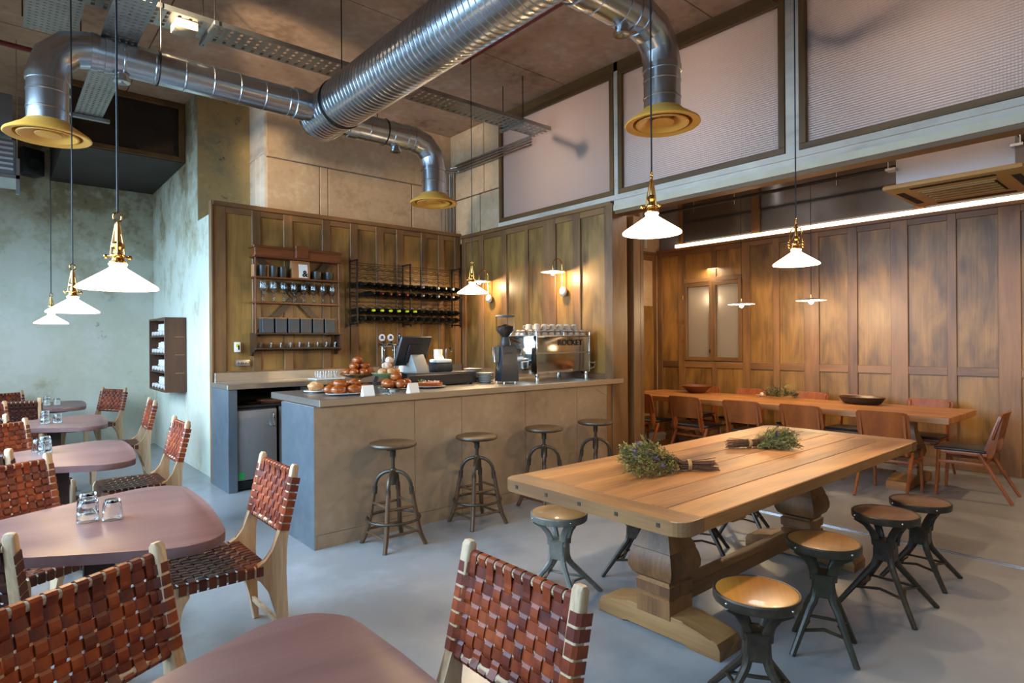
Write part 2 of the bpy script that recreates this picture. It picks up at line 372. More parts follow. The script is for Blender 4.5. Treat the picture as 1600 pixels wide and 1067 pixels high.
class MB:
    def __init__(self):
        self.bm = bmesh.new()
    def box(self, x0, y0, z0, x1, y1, z1, bev=0, seg=2, M=None):
        r = bmesh.ops.create_cube(self.bm, size=1)
        vs = r['verts']
        c = Vector(((x0 + x1) / 2, (y0 + y1) / 2, (z0 + z1) / 2)); s = (abs(x1 - x0), abs(y1 - y0), abs(z1 - z0))
        for v in vs:
            v.co = Vector((v.co.x * s[0], v.co.y * s[1], v.co.z * s[2])) + c
        if bev:
            es = list({e for v in vs for e in v.link_edges})
            rr = bmesh.ops.bevel(self.bm, geom=es, offset=min(bev, min(s) * 0.45), segments=seg, affect='EDGES', profile=0.5, clamp_overlap=True)
            vs = list({v for f in rr['faces'] for v in f.verts} | {v for v in vs if v.is_valid})
        if M is not None:
            for v in vs:
                v.co = M @ v.co
        return self
    def cbox(self, cx, cy, cz, sx, sy, sz, bev=0, M=None, seg=2):
        return self.box(cx - sx / 2, cy - sy / 2, cz - sz / 2, cx + sx / 2, cy + sy / 2, cz + sz / 2, bev, seg, M)
    def rings(self, rings, closed=False, caps=True):
        bm = self.bm
        vr = [[bm.verts.new(p) for p in r] for r in rings]
        n = len(vr[0])
        rng = range(len(vr)) if closed else range(len(vr) - 1)
        for i in rng:
            a, b = vr[i], vr[(i + 1) % len(vr)]
            for j in range(n):
                try:
                    bm.faces.new((a[j], a[(j + 1) % n], b[(j + 1) % n], b[j]))
                except ValueError:
                    pass
        if caps and not closed:
            for r, rev in ((vr[0], True), (vr[-1], False)):
                try:
                    bm.faces.new(list(reversed(r)) if rev else r)
                except ValueError:
                    pass
        return self
    def tube(self, pts, r, seg=8, closed=False, M=None, flat=None, rot=0.0):
        pts = [Vector(p) for p in pts]
        n = len(pts)
        if not isinstance(r, (list, tuple)):
            r = [r] * n
        rings = []
        prev = None
        for i, p in enumerate(pts):
            if closed:
                t = pts[(i + 1) % n] - pts[i - 1]
            else:
                t = pts[min(i + 1, n - 1)] - pts[max(i - 1, 0)]
            if t.length < 1e-9:
                t = Vector((0, 0, 1))
            t.normalize()
            if prev is None:
                a = Vector((0, 0, 1)) if abs(t.z) < 0.9 else Vector((1, 0, 0))
                u = t.cross(a).normalized()
            else:
                u = prev - t * prev.dot(t)
                u = u.normalized() if u.length > 1e-6 else t.orthogonal().normalized()
            prev = u
            v = t.cross(u)
            fl = flat or (1, 1)
            ring = []
            for k in range(seg):
                an = 2 * PI * k / seg + rot
                q = p + (u * math.cos(an) * fl[0] + v * math.sin(an) * fl[1]) * r[i]
                ring.append(M @ q if M is not None else q)
            rings.append(ring)
        return self.rings(rings, closed)
    def lathe(self, prof, seg=24, M=None, rot=0.0, caps=True):
        rings = []
        for (rr, z) in prof:
            ring = []
            for k in range(seg):
                an = 2 * PI * k / seg + rot
                q = Vector((rr * math.cos(an), rr * math.sin(an), z))
                ring.append(M @ q if M is not None else q)
            rings.append(ring)
        return self.rings(rings, False, caps)
    def prism(self, poly, h0, h1, M=None, bev=0):
        """poly in local xy, extruded along local z"""
        bm = self.bm
        a = [bm.verts.new((x, y, h0)) for x, y in poly]
        b = [bm.verts.new((x, y, h1)) for x, y in poly]
        n = len(poly)
        fs = [bm.faces.new(list(reversed(a))), bm.faces.new(b)]
        for i in range(n):
            fs.append(bm.faces.new((a[i], a[(i + 1) % n], b[(i + 1) % n], b[i])))
        vs = a + b
        if bev:
            es = list(fs[0].edges) + list(fs[1].edges)
            rr = bmesh.ops.bevel(bm, geom=es, offset=bev, segments=2, affect='EDGES', profile=0.5, clamp_overlap=True)
            vs = list({v for f in rr['faces'] for v in f.verts} | {v for v in vs if v.is_valid})
        if M is not None:
            for v in vs:
                v.co = M @ v.co
        return self
    def quad(self, a, b, c, d):
        vs = [self.bm.verts.new(p) for p in (a, b, c, d)]
        self.bm.faces.new(vs)
        return self
    def ball(self, c, r, sc=(1, 1, 1), seg=14, rings=9, M=None):
        rr = bmesh.ops.create_uvsphere(self.bm, u_segments=seg, v_segments=rings, radius=r)
        for v in rr['verts']:
            v.co = Vector((v.co.x * sc[0], v.co.y * sc[1], v.co.z * sc[2]))
            if M is not None:
                v.co = M @ v.co
            v.co = v.co + Vector(c)
        return self
    def torus(self, c, R, r, seg=36, sub=8, M=None):
        pts = [(c[0] + R * math.cos(2 * PI * k / seg), c[1] + R * math.sin(2 * PI * k / seg), c[2]) for k in range(seg)]
        return self.tube(pts, r, sub, True, M)
    def ob(self, name, material, parent=None, smooth=True, angle=35):
        bmesh.ops.recalc_face_normals(self.bm, faces=self.bm.faces)
        me = D.meshes.new(name)
        self.bm.to_mesh(me)
        self.bm.free()
        me.materials.append(MT[material] if isinstance(material, str) else material)
        if smooth:
            me.shade_smooth()
            me.set_sharp_from_angle(angle=math.radians(angle))
        o = D.objects.new(name, me)
        COL.objects.link(o)
        if parent is not None:
            o.parent = parent
        return o

def tag(o, label, cat, group=None):
    o['label'] = label
    o['category'] = cat
    if group:
        o['group'] = group
    return o
def thing(name, label, cat, loc=(0, 0, 0), rz=0, group=None):
    o = D.objects.new(name, None)
    o.empty_display_size = 0.1
    COL.objects.link(o)
    o.location = loc
    o.rotation_euler = (0, 0, rz)
    return tag(o, label, cat, group)
def struct(o):
    o['kind'] = 'structure'
    return o
def dup(root, loc, rz, label=None, group=None, mats=None):
    ch1 = list(root.children)
    r = root.copy(); COL.objects.link(r)
    r.location = loc; r.rotation_euler = (0, 0, rz)
    if label: r['label'] = label
    if group: r['group'] = group
    for ch in ch1:
        c = ch.copy(); COL.objects.link(c); c.parent = r
        for g in list(ch.children):
            d = g.copy(); COL.objects.link(d); d.parent = c
    return r
def remat(root, table):
    """give the copies of a thing their own mesh in another material (part name -> material)"""
    for c in root.children:
        key = c.name.split('.')[0]
        if key in table:
            c.data = c.data.copy(); c.data.materials[0] = MT[table[key]]
def plight(name, loc, power, color, parent=None, r=0.03):
    l = D.lights.new(name, 'POINT')
    l.energy, l.color, l.shadow_soft_size = power, color, r
    o = D.objects.new(name, l); COL.objects.link(o); o.location = loc
    if parent: o.parent = parent
    return o
def text_mesh(name, body, size, material, M, parent, depth=0.001, bold=0.0):
    cu = D.curves.new(name, 'FONT'); cu.body = body; cu.size = size; cu.extrude = depth; cu.align_x = 'CENTER'; cu.align_y = 'CENTER'; cu.offset = bold
    t = D.objects.new(name, cu); COL.objects.link(t)
    bpy.context.view_layer.update()
    me = D.meshes.new_from_object(t.evaluated_get(bpy.context.evaluated_depsgraph_get()))
    D.objects.remove(t)
    me.transform(M)
    me.materials.clear(); me.materials.append(MT[material])
    o = D.objects.new(name, me); COL.objects.link(o); o.parent = parent
    return o
def arc(cx, cy, r, a0, a1, n):
    return [(cx + r * math.cos(a0 + (a1 - a0) * k / n), cy + r * math.sin(a0 + (a1 - a0) * k / n)) for k in range(n + 1)]
random.seed(7)
WARM = (1.0, 0.73, 0.42)

# ---------------------------------------------------------------- the room
XR, XF, YC, YB, YE, H = 5.08, 8.33, 4.22, 7.01, 5.97, 4.5
o = MB().box(-3.0, -3.0, -0.12, 8.6, 10.7, 0)
struct(o.ob('floor', 'floor', smooth=False))
b = MB()
for i, (y0, y1) in enumerate([(-3.0, 0.6), (0.612, 3.0), (3.012, 4.9), (4.912, 7.3), (7.312, 10.7)]):
    for (x0, x1) in ((-3.0, 1.2), (1.212, 3.6), (3.612, 6.2), (6.212, 8.6)):
        b.box(x0, y0, H, x1, y1, H + 0.14)
b.box(-3, -3, H + 0.02, 8.6, 10.7, H + 0.15)
struct(b.ob('ceiling', 'ceiling', smooth=False))
# far left plaster wall and the plaster corner wall with its step down to the panelling
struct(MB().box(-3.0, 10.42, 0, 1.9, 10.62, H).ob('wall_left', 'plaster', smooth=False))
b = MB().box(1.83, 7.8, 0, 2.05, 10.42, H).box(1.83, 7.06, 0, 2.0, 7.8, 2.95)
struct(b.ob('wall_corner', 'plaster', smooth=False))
struct(MB().box(1.835, 7.79, 2.9, 2.46, 7.99, H).ob('wall_recess', 'patina', smooth=False))
b = MB().box(2.425, 7.26, 2.9, 2.449, 7.79, H)
b.box(2.419, 7.40, 2.9, 2.427, 7.42, 3.75).box(2.419, 7.56, 2.9, 2.427, 7.58, 3.75).box(2.417, 7.26, 3.74, 2.427, 7.79, 3.76)
struct(b.ob('trim_1', 'whitesteel', smooth=False))
# concrete block walls over the panelling, with sunk joints
b = MB()
for (x0, x1, z0, z1) in [(2.45, 5.3, 3.715, H), (2.45, 3.09, 2.6, 3.70), (3.10, 3.20, 2.6, 3.70), (3.21, 4.42, 2.6, 3.70), (4.435, 5.3, 2.6, 3.70)]:
    b.box(x0, 7.25, z0, x1, 7.45, z1, 0.006, 1)
struct(b.ob('wall_back', 'block', smooth=False))
b = MB()
for (y0, y1, z0, z1) in [(6.14, 6.46, 3.55, H), (6.475, 7.25, 3.55, H), (6.14, 6.55, 2.9, 3.535), (6.565, 7.25, 2.9, 3.535)]:
    b.box(5.085, y0, z0, 5.25, y1, z1, 0.006, 1)
struct(b.ob('wall_right', 'block', smooth=False))
struct(MB().box(2.46, 7.27, 2.6, 5.35, 7.44, 4.49).ob('trim_2', 'mortar', smooth=False))

def panelling(name, axis, wall, spans, stiles, rails, z1, face, z0=0.0, railmat='rail', gaps=()):
    """framed panelling: sunk boards, upright stiles and long rails.  axis: the direction it runs; face: sign of the side it looks to"""
    lo, hi = spans
    def bx(bm, u0, u1, za, zb, d0, d1, bev=0):
        if axis == 'y':
            bm.box(wall + face * d0, u0, za, wall + face * d1, u1, zb, bev, 1)
        else:
            bm.box(u0, wall + face * d0, za, u1, wall + face * d1, zb, bev, 1)
    root = MB()
    edges = [lo] + [e for s in stiles for e in s] + [hi]
    for k in range(len(stiles) - 1):
        u0, u1 = stiles[k][1] - 0.01, stiles[k + 1][0] + 0.01
        za = z0
        for (ra, rb) in rails:
            if ra > za + 0.02 and not any(g[0] < (u0 + u1) / 2 < g[1] and g[2] < (za + ra) / 2 < g[3] for g in gaps):
                bx(root, u0, u1, za - 0.005, ra + 0.005, -0.06, -0.022)
            za = rb
    p = root.ob(name, 'panel', smooth=False)
    struct(p)
    s = MB()
    for (a, c) in stiles:
        segs = [(z0, z1)]
        for g in gaps:
            if g[0] < (a + c) / 2 < g[1]:
                segs = [(z0, g[2]), (g[3], z1)]
        for (za, zb) in segs:
            bx(s, a, c, za, zb, -0.06, 0, 0.004)
    s.ob(name + '_stile', 'stile', p, smooth=False)
    r = MB()
    for (ra, rb) in rails:
        for k in range(len(stiles) - 1):
            u0, u1 = stiles[k][1], stiles[k + 1][0]
            if any(g[0] < (u0 + u1) / 2 < g[1] and g[2] < (ra + rb) / 2 < g[3] for g in gaps):
                continue
            bx(r, u0 - 0.002, u1 + 0.002, ra, rb, -0.058, -0.002, 0.004)
    r.ob(name + '_rail', railmat, p, smooth=False)
    c = MB()
    bx(c, lo, hi, z1 - 0.002, z1 + 0.045, -0.12, 0.022, 0.004)
    c.ob(name + '_cornice', railmat, p, smooth=False)
    return p
panelling('wall_back_panelling', 'x', YB, (1.79, 5.08),
          [(1.79, 1.925), (2.20, 2.297), (2.556, 2.66), (3.018, 3.124), (3.384, 3.49), (3.74, 3.85), (4.04, 4.14), (4.42, 4.52), (4.70, 4.80), (4.98, 5.08)],
          [(0, 0.12), (1.02, 1.20), (2.93, 3.0)], 3.0, -1, railmat='railx')
struct(MB().box(1.768, 6.99, 0, 1.79, 7.075, 3.045, 0.003, 1).ob('trim_3', 'stile', smooth=False))
panelling('wall_right_panelling', 'y', XR, (4.22, 7.0),
          [(4.22, 4.335), (4.69, 4.81), (5.09, 5.31), (5.58, 5.64), (6.0, 6.10), (6.49, 6.60), (6.90, 6.99)],
          [(0, 0.12), (1.02, 1.14), (2.90, 2.97)], 2.97, -1)
# end of the thick panelled wall: board, slot with gold glass, second board
struct(MB().box(5.06, 4.20, 0, 5.31, 4.30, 2.99, 0.004, 1).ob('trim_4', 'stile', smooth=False))
struct(MB().box(5.31, 4.34, 1.22, 5.425, 4.36, 2.9).ob('window_6', 'goldglass', smooth=False))
struct(MB().box(5.30, 4.42, 0, 5.43, 4.44, 2.9).box(5.31, 4.33, 0.86, 5.425, 4.42, 0.90).ob('trim_5', 'dark', smooth=False))
b = MB().box(5.425, 4.20, 0, 5.545, 4.30, 2.9, 0.004, 1).box(5.56, 4.21, 0, 5.62, 4.30, 2.9, 0.004, 1)
struct(b.ob('trim_6', 'stile', smooth=False))
struct(MB().box(5.15, 4.45, 0, 5.60, 7.2, 2.9).ob('wall_partition', 'stile', smooth=False))

# steel beam and the row of frosted windows over the opening
b = MB().box(XR - 0.02, -2.8, 3.012, XR + 0.12, 6.13, 3.065)
b.box(XR + 0.0, -2.8, 2.962, XR + 0.12, 4.19, 3.012)
b.ob('trim_7', 'whitesteel', smooth=False)
b = MB().box(XR - 0.012, -2.8, 2.90, XR + 0.12, 4.19, 2.962)
struct(b.ob('trim_8', 'cream', smooth=False))
struct(MB().box(XR + 0.01, -2.8, 2.868, XR + 0.16, 4.19, 2.90).ob('trim_9', 'frame', smooth=False))
for o in list(COL.objects):
    if o.name == 'trim_7': struct(o)
def framed_window(name, y0, y1, z0, z1, glassmat, x=XR, fr=0.055):
    g = MB().box(x + 0.03, y0 + fr * 0.6, z0 + fr * 0.6, x + 0.042, y1 - fr * 0.6, z1 - fr * 0.6).ob(name, glassmat, smooth=False)
    struct(g)
    f = MB().box(x - 0.01, y0, z0, x + 0.08, y1, z0 + fr, 0.004, 1).box(x - 0.01, y0, z1 - fr, x + 0.08, y1, z1, 0.004, 1)
    f.ob('window_frame', 'frame', g, smooth=False)
    f = MB().box(x - 0.01, y0, z0 + fr, x + 0.08, y0 + fr, z1 - fr, 0.004, 1).box(x - 0.01, y1 - fr, z0 + fr, x + 0.08, y1, z1 - fr, 0.004, 1)
    f.ob('window_stile', 'framez', g, smooth=False)
    return g
framed_window('window_1', 4.19, 6.13, 3.07, 4.40, 'frost')
framed_window('window_2', 2.335, 4.13, 3.07, 4.40, 'reeded')
framed_window('window_3', 0.0, 2.215, 3.07, 4.40, 'reeded')
framed_window('window_4', -2.6, -0.06, 3.07, 4.40, 'reeded')
b = MB()
for (y0, y1) in ((4.135, 4.185), (2.22, 2.33), (-0.055, -0.005)):
    b.box(XR + 0.0, y0, 3.065, XR + 0.09, y1, H)
struct(b.ob('trim_10', 'whitesteel', smooth=False))
struct(MB().box(XR - 0.0, -2.8, 4.40, XR + 0.1, 6.13, 4.5).ob('trim_11', 'frame', smooth=False))

# far room: panelled wall, sash window, LED cove, clerestory
panelling('wall_far_panelling', 'y', XF, (-2.6, 5.97),
          [(-2.6, -2.45), (-2.05, -1.95), (-1.6, -1.42), (-1.06, -0.96), (-0.6, -0.42), (-0.06, 0.04), (0.38, 0.48), (0.86, 0.95), (1.312, 1.506), (1.882, 1.973), (2.364, 2.548), (2.923, 3.036), (3.393, 3.593), (3.927, 4.018), (4.36, 4.478), (4.90, 4.98), (5.45, 5.568), (5.87, 5.97)],
          [(0, 0.13), (1.07, 1.17), (2.86, 2.935)], 2.935, -1, gaps=[(4.478, 5.46, 1.17, 2.40)])
b = MB().box(XF + 0.022, 4.47, 2.43, XF + 0.06, 4.91, 2.87).box(XF + 0.022, 4.97, 2.43, XF + 0.06, 5.46, 2.87)
struct(b.ob('trim_12', 'panel', smooth=False))
struct(MB().box(XF + 0.002, 4.475, 2.40, XF + 0.06, 5.455, 2.47, 0.004, 1).ob('trim_14', 'rail', smooth=False))
g = MB()
for (y0, y1) in ((4.53, 4.92), (4.985, 5.40)):
    g.box(XF + 0.02, y0, 1.24, XF + 0.03, y1, 2.33)
g = struct(g.ob('window_5', 'pane', smooth=False))
fz = MB(); fy = MB()
for (y0, y1) in ((4.478, 4.955), (4.955, 5.455)):
    for yy in (y0, y1 - 0.055):
        fz.box(XF - 0.02, yy, 1.18, XF + 0.04, yy + 0.055, 2.40, 0.004, 1)
    for zz in (1.18, 2.335):
        fy.box(XF - 0.018, y0 + 0.05, zz, XF + 0.04, y1 - 0.05, zz + 0.06, 0.004, 1)
fz.ob('sash_stile', 'framez', g, smooth=False); fy.ob('sash_rail', 'frame', g, smooth=False)
h = MB()
for z in (1.45, 1.75, 2.15):
    h.box(XF - 0.03, 5.45, z, XF - 0.015, 5.47, z + 0.06)
h.ob('hinge', 'brass', g)
MB().box(XF - 0.035, 4.985, 1.30, XF - 0.02, 5.005, 1.36, 0.004, 1).ob('latch', 'blackmetal', g)
# lit corridor behind the sash window
struct(MB().box(8.7, 4.2, 0.9, 8.72, 5.8, 2.6).ob('wall_corridor', mat('corridor_paint', '#d8cdbd', 0.8, c2='#cfc4b4', scale=3), smooth=False))
area('corridor_lamp', (8.52, 4.97, 2.62), (0.1, 0, -1), 0.16, 1.0, 14, (1.0, 0.86, 0.68))
led = tag(MB().box(XF - 0.03, -2.6, 2.985, XF + 0.02, 5.60, 3.03).ob('led_strip', 'led', smooth=False), 'long glowing white light strip along the top of the far wood panelling', 'strip light')
g = MB()
for (y0, y1) in ((4.33, 5.50), (2.30, 4.22), (0.30, 2.2), (-2.5, 0.2)):
    g.box(XF + 0.05, y0, 3.07, XF + 0.06, y1, 4.2)
g = struct(g.ob('window_7', 'greyglass', smooth=False))
b = MB()
for (y0, y1) in ((5.50, 5.56), (4.22, 4.33), (2.20, 2.30), (0.20, 0.30)):
    b.box(XF + 0.0, y0, 3.0, XF + 0.1, y1, 4.4, 0.004, 1)
b.ob('window_post', 'framez', g, smooth=False)
struct(MB().box(XF + 0.1, -2.8, 2.95, XF + 0.24, 5.97, H).box(XF + 0.07, -2.8, 0, XF + 0.24, 4.45, 2.98).box(XF + 0.07, 5.5, 0, XF + 0.24, 6.1, H).box(XF + 0.07, 4.4, 0, XF + 0.24, 5.6, 1.16).box(XF + 0.07, 4.4, 2.42, XF + 0.24, 5.6, 2.98).ob('wall_far', 'greybox', smooth=False))
struct(MB().box(5.62, YE, 0, 8.42, YE + 0.15, H).ob('wall_end', 'block', smooth=False))
panelling('wall_end_panelling', 'x', YE - 0.005, (5.62, 8.33),
          [(5.62, 5.72), (6.1, 6.2), (6.6, 6.7), (7.28, 7.38), (7.52, 7.62), (8.2, 8.31)],
          [(0, 0.12), (1.07, 1.17), (2.80, 2.9)], 2.9, -1, railmat='railx')
d = struct(MB().box(7.64, YE - 0.04, 0.01, 8.17, YE - 0.012, 2.06, 0.003, 1).ob('door_1', 'panel', smooth=False))
MB().ball((7.72, YE - 0.07, 1.36), 0.02).ob('door_knob', 'chrome', d)
# walls round the rest of the room, with tall openings to the street on the left and behind the camera
b = MB().box(-1.66, -3.0, 0, -1.5, 10.5, 0.45).box(-1.66, -3.0, 3.65, -1.5, 10.5, H)
for y in (-3.0, -1.0, 2.98, 6.98, 9.9):
    b.box(-1.66, y, 0.45, -1.5, y + 0.25, 3.65)
struct(b.ob('wall_street', 'whitesteel', smooth=False))
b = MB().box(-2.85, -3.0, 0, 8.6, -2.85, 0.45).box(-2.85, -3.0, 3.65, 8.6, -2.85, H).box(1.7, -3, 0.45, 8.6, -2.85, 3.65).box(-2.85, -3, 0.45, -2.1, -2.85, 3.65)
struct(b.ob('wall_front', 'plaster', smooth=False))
# sliding door track in the floor
struct(MB().box(5.05, -2.6, -0.004, 5.058, 3.9, 0.004).box(5.085, -2.6, -0.004, 5.093, 3.9, 0.004).ob('trim_13', 'galv', smooth=False))

# glazed mezzanine box hanging over the far left corner
t = thing('mezzanine_box', 'dark glazed box hanging under the ceiling in the far left corner', 'glazed box', (0, 0, 0))
MB().box(0.60, 8.37, 3.76, 1.825, 10.41, 3.82).ob('underside', 'soffit', t, smooth=False)
MB().box(0.68, 8.40, 3.82, 1.76, 8.415, 4.49).ob('glass_front', 'smoked', t, smooth=False)
MB().box(0.60, 8.42, 3.82, 0.63, 10.41, 4.49).ob('side_board', 'soffit', t, smooth=False)
MB().box(0.60, 8.36, 3.77, 1.825, 8.43, 3.83, 0.004, 1).box(0.60, 8.36, 4.43, 1.825, 8.43, 4.495, 0.004, 1).box(1.76, 8.36, 3.83, 1.825, 8.43, 4.43, 0.004, 1).box(0.60, 8.36, 3.83, 0.66, 8.43, 4.43, 0.004, 1).ob('frame', 'frame', t, smooth=False)
p = MB().tube([(0.7, 8.7, 4.22), (1.45, 8.7, 4.22), (1.5, 8.7, 4.17), (1.5, 8.7, 4.05)], 0.035).tube([(0.7, 8.9, 4.32), (1.6, 8.9, 4.32)], 0.03)
p.ob('pipe', 'galv', t)

# ---------------------------------------------------------------- ducts and services
def duct_rings(x0, y0, z0, x1, y1, z1, r, step, lip):
    a, c = Vector((x0, y0, z0)), Vector((x1, y1, z1))
    n = max(1, int((c - a).length / step))
    pts, rr = [], []
    for k in range(n + 1):
        p = a.lerp(c, k / n)
        d = (c - a).normalized()
        if 0 < k < n:
            for s, q in ((-0.008, 0), (-0.004, lip), (0.004, lip), (0.008, 0)):
                pts.append(p + d * s); rr.append(r + q)
        else:
            pts.append(p); rr.append(r)
    return pts, rr
def band(bm, p, d, r, wd=0.02):
    p, d = Vector(p), Vector(d).normalized()
    bm.tube([p - d * wd, p - d * wd * 0.9, p + d * wd * 0.9, p + d * wd], [r, r + 0.007, r + 0.007, r], 32)
def mitre_elbow(bm, p, a, c, R, r, n=3):
    """segmented 90 degree elbow from direction a to direction c, starting at p"""
    p, a, c = Vector(p), Vector(a), Vector(c)
    o = p + c * R
    pts = []
    for k in range(n + 1):
        an = PI / 2 * k / n
        pts.append(o - c * R * math.cos(an) + a * R * math.sin(an))
    return pts
def hang(bm, x, y, z0, r=0.005):
    bm.tube([(x, y, z0), (x, y, H)], r, 6)
ZD = 3.592
t = thing('main_air_duct', 'large ribbed silver air duct running overhead from the middle of the room towards the camera', 'air duct')
pts, rr = duct_rings(2.32, 5.40, ZD, 2.32, -2.3, ZD, 0.205, 0.055, 0.007)
MB().tube(pts, rr, 40).ob('spiral_pipe', 'galv', t, angle=30)
MB().lathe([(0.0, 0), (0.205, 0), (0.212, 0.01), (0.212, 0.05), (0.205, 0.055)], 40, TR(2.32, 5.42, ZD, rx=PI / 2)).ob('end_cap', 'galv', t)
b = MB(); hang(b, 2.32, 4.95, ZD + 0.2); hang(b, 2.32, 2.0, ZD + 0.2); b.tube([(2.32 + 0.213 * math.cos(a), 4.95, ZD + 0.213 * math.sin(a)) for a in [2 * PI * k / 32 for k in range(32)]], 0.006, 6, True)
b.ob('hanger_rod', 'blackmetal', t)

def branch(label, x0, xe, y, zb, sgn, z=ZD, r=0.122, port=None, rods=(), side=-1):
    t = thing('branch_air_duct', label, 'air duct')
    R = 0.24
    xs = xe - sgn * R
    pts, rr = duct_rings(x0, y, z, xs, y, z, r, 0.2, 0.004)
    MB().tube(pts, rr, 32).ob('pipe', 'galv', t, angle=30)
    e = mitre_elbow(None, (xs, y, z), (sgn, 0, 0), (0, 0, -1), R, r)
    MB().tube([Vector((xs - sgn * 0.02, y, z))] + e + [e[-1] + Vector((0, 0, -0.04))], r + 0.002, 32).ob('elbow', 'galv', t, angle=20)
    zt = z - R
    pts, rr = duct_rings(xe, y, zt, xe, y, zb + 0.06, r, 0.11, 0.004)
    MB().tube(pts, rr, 32).ob('drop_pipe', 'galv', t, angle=30)
    for (p_, d_, r_, w_) in (((xs - sgn * 0.02, y, z), (1, 0, 0), r, 0.02), ((xs - sgn * 0.10, y, z), (1, 0, 0), r, 0.02), ((xe, y, zt - 0.03), (0, 0, 1), r, 0.02), ((x0 + sgn * 0.10, y, z), (1, 0, 0), r + 0.004, 0.05)):
        b = MB(); band(b, p_, d_, r_, w_); b.ob('joint_band', 'galv', t)
    # spun yellow diffuser: outer cone, inner cone, centre dish
    dm = TR(xe, y, zb)
    d = MB().lathe([(r + 0.006, 0.10), (r + 0.03, 0.075), (0.245, 0.012), (0.25, 0.0), (0.243, -0.006), (0.212, -0.002), (0.196, 0.006), (0.190, 0.05), (r, 0.09)], 48, dm, caps=False).ob('diffuser', 'diffuser', t)
    MB().lathe([(0.176, 0.004), (0.174, -0.002), (0.165, -0.003), (0.088, 0.048), (0.086, 0.056), (0.172, 0.010), (0.176, 0.004)], 44, dm, caps=False).ob('inner_cone', 'diffuser', d)
    MB().lathe([(0.0, 0.020), (0.072, 0.022), (0.078, 0.016), (0.076, 0.010), (0.0, 0.004)], 32, dm).tube([(0, 0, 0.02), (0, 0, 0.12)], 0.01, 8, M=dm).ob('centre_dish', 'diffuser', d)
    MB().lathe([(0.0, 0.10), (r, 0.10), (r, 0.104), (0.0, 0.104)], 28, dm).ob('opening_shade', 'dark', d)  # near-black disc painting in the shade of the duct opening
    if port is not None:
        MB().lathe([(0.045, 0.06), (0.045, -0.03), (0.055, -0.035), (0.055, -0.05), (0.04, -0.05), (0.0, -0.035)], 20, TR(port, y, z - r)).ob('test_port', 'galv', t)
    b = MB()
    for x in rods:
        hang(b, x, y + side * (r + 0.012), z)
        b.tube([(x, y + (r + 0.006) * math.cos(a), z + (r + 0.006) * math.sin(a)) for a in [2 * PI * k / 28 for k in range(28)]], 0.004, 6, True)
    if rods: b.ob('hanger_rod', 'blackmetal', t)
    return t
branch('silver branch duct on the left ending in a yellow diffuser over the dining tables', 2.13, 0.29, 5.20, 2.93, -1, port=0.72, rods=(0.95,))
branch('small silver branch duct ending in a yellow diffuser in front of the concrete blocks', 2.50, 3.53, 5.35, 2.965, 1, port=3.08, rods=(2.95,), side=1)
branch('silver branch duct on the right ending in a yellow diffuser above the big pine table', 2.52, 3.42, 2.40, 2.955, 1, port=3.0, rods=())

def perforated(bm, x0, x1, y0, y1, z, along, lip=0.045):
    """cable tray: floor of cross strips with slots between, turned-up sides"""
    if along == 'x':
        n = int((x1 - x0) / 0.075)
        for k in range(n):
            bm.box(x0 + k * 0.075, y0, z, x0 + k * 0.075 + 0.05, y1, z + 0.003)
        for j in range(5):
            yy = y0 + (y1 - y0) * j / 4
            bm.box(x0, yy - 0.012, z + 0.0005, x1, yy + 0.012, z + 0.0035)
        bm.box(x0, y0 - 0.003, z, x1, y0, z + lip); bm.box(x0, y1, z, x1, y1 + 0.003, z + lip)
    else:
        n = int((y1 - y0) / 0.05)
        for k in range(n):
            bm.box(x0, y0 + k * 0.05, z, x1, y0 + k * 0.05 + 0.034, z + 0.003)
        m_ = max(3, int((x1 - x0) / 0.04))
        for j in range(m_ + 1):
            xx = x0 + (x1 - x0) * j / m_
            bm.box(xx - 0.011, y0, z + 0.0005, xx + 0.011, y1, z + 0.0035)
        bm.box(x0 - 0.003, y0, z, x0, y1, z + lip); bm.box(x1, y0, z, x1 + 0.003, y1, z + lip)
t = thing('cable_tray', 'long grey perforated cable tray crossing the ceiling to the frosted windows', 'cable tray')
b = MB(); perforated(b, 0.2, 5.02, 5.09, 5.37, 4.0, 'x'); b.ob('tray_bed', 'tray', t, smooth=False)
for x in (1.32, 4.55):
    MB().box(x - 0.02, 5.0, 3.965, x + 0.02, 5.46, 3.998, 0.004, 1).ob('cross_bar', 'tray', t)
b = MB()
for x in (1.32, 3.0, 4.55):
    hang(b, x, 5.06, 3.96); hang(b, x, 5.41, 3.96)
b.ob('hanger_rod', 'blackmetal', t)
t = thing('cable_tray', 'narrow perforated cable tray running over the left branch duct towards the glazed box', 'cable tray')
b = MB(); perforated(b, 0.60, 0.80, 2.6, 7.15, 3.70, 'y'); b.ob('tray_bed', 'tray', t, smooth=False)
MB().box(0.55, 7.0, 3.66, 0.87, 7.04, 3.695, 0.004, 1).ob('cross_bar', 'tray', t)
b = MB(); hang(b, 0.57, 7.02, 3.66); hang(b, 0.85, 7.02, 3.66); b.ob('hanger_rod', 'blackmetal', t)
t = thing('cable_tray', 'wide perforated cable tray behind the bend of the left duct', 'cable tray')
b = MB(); perforated(b, 0.20, 0.52, 5.06, 6.2, 4.05, 'y'); b.ob('tray_bed', 'tray', t, smooth=False)
b = MB()
for y in (5.2, 6.0):
    hang(b, 0.18, y, 4.05); hang(b, 0.55, y, 4.05)
b.ob('hanger_rod', 'blackmetal', t)
tag(MB().box(1.06, 5.13, 3.93, 1.22, 5.30, 3.997, 0.008).ob('junction_box', 'cream'), 'small white junction box under the long cable tray', 'junction box')
t = thing('spotlight', 'white tubular fitting at the top edge above the left duct', 'light fitting')
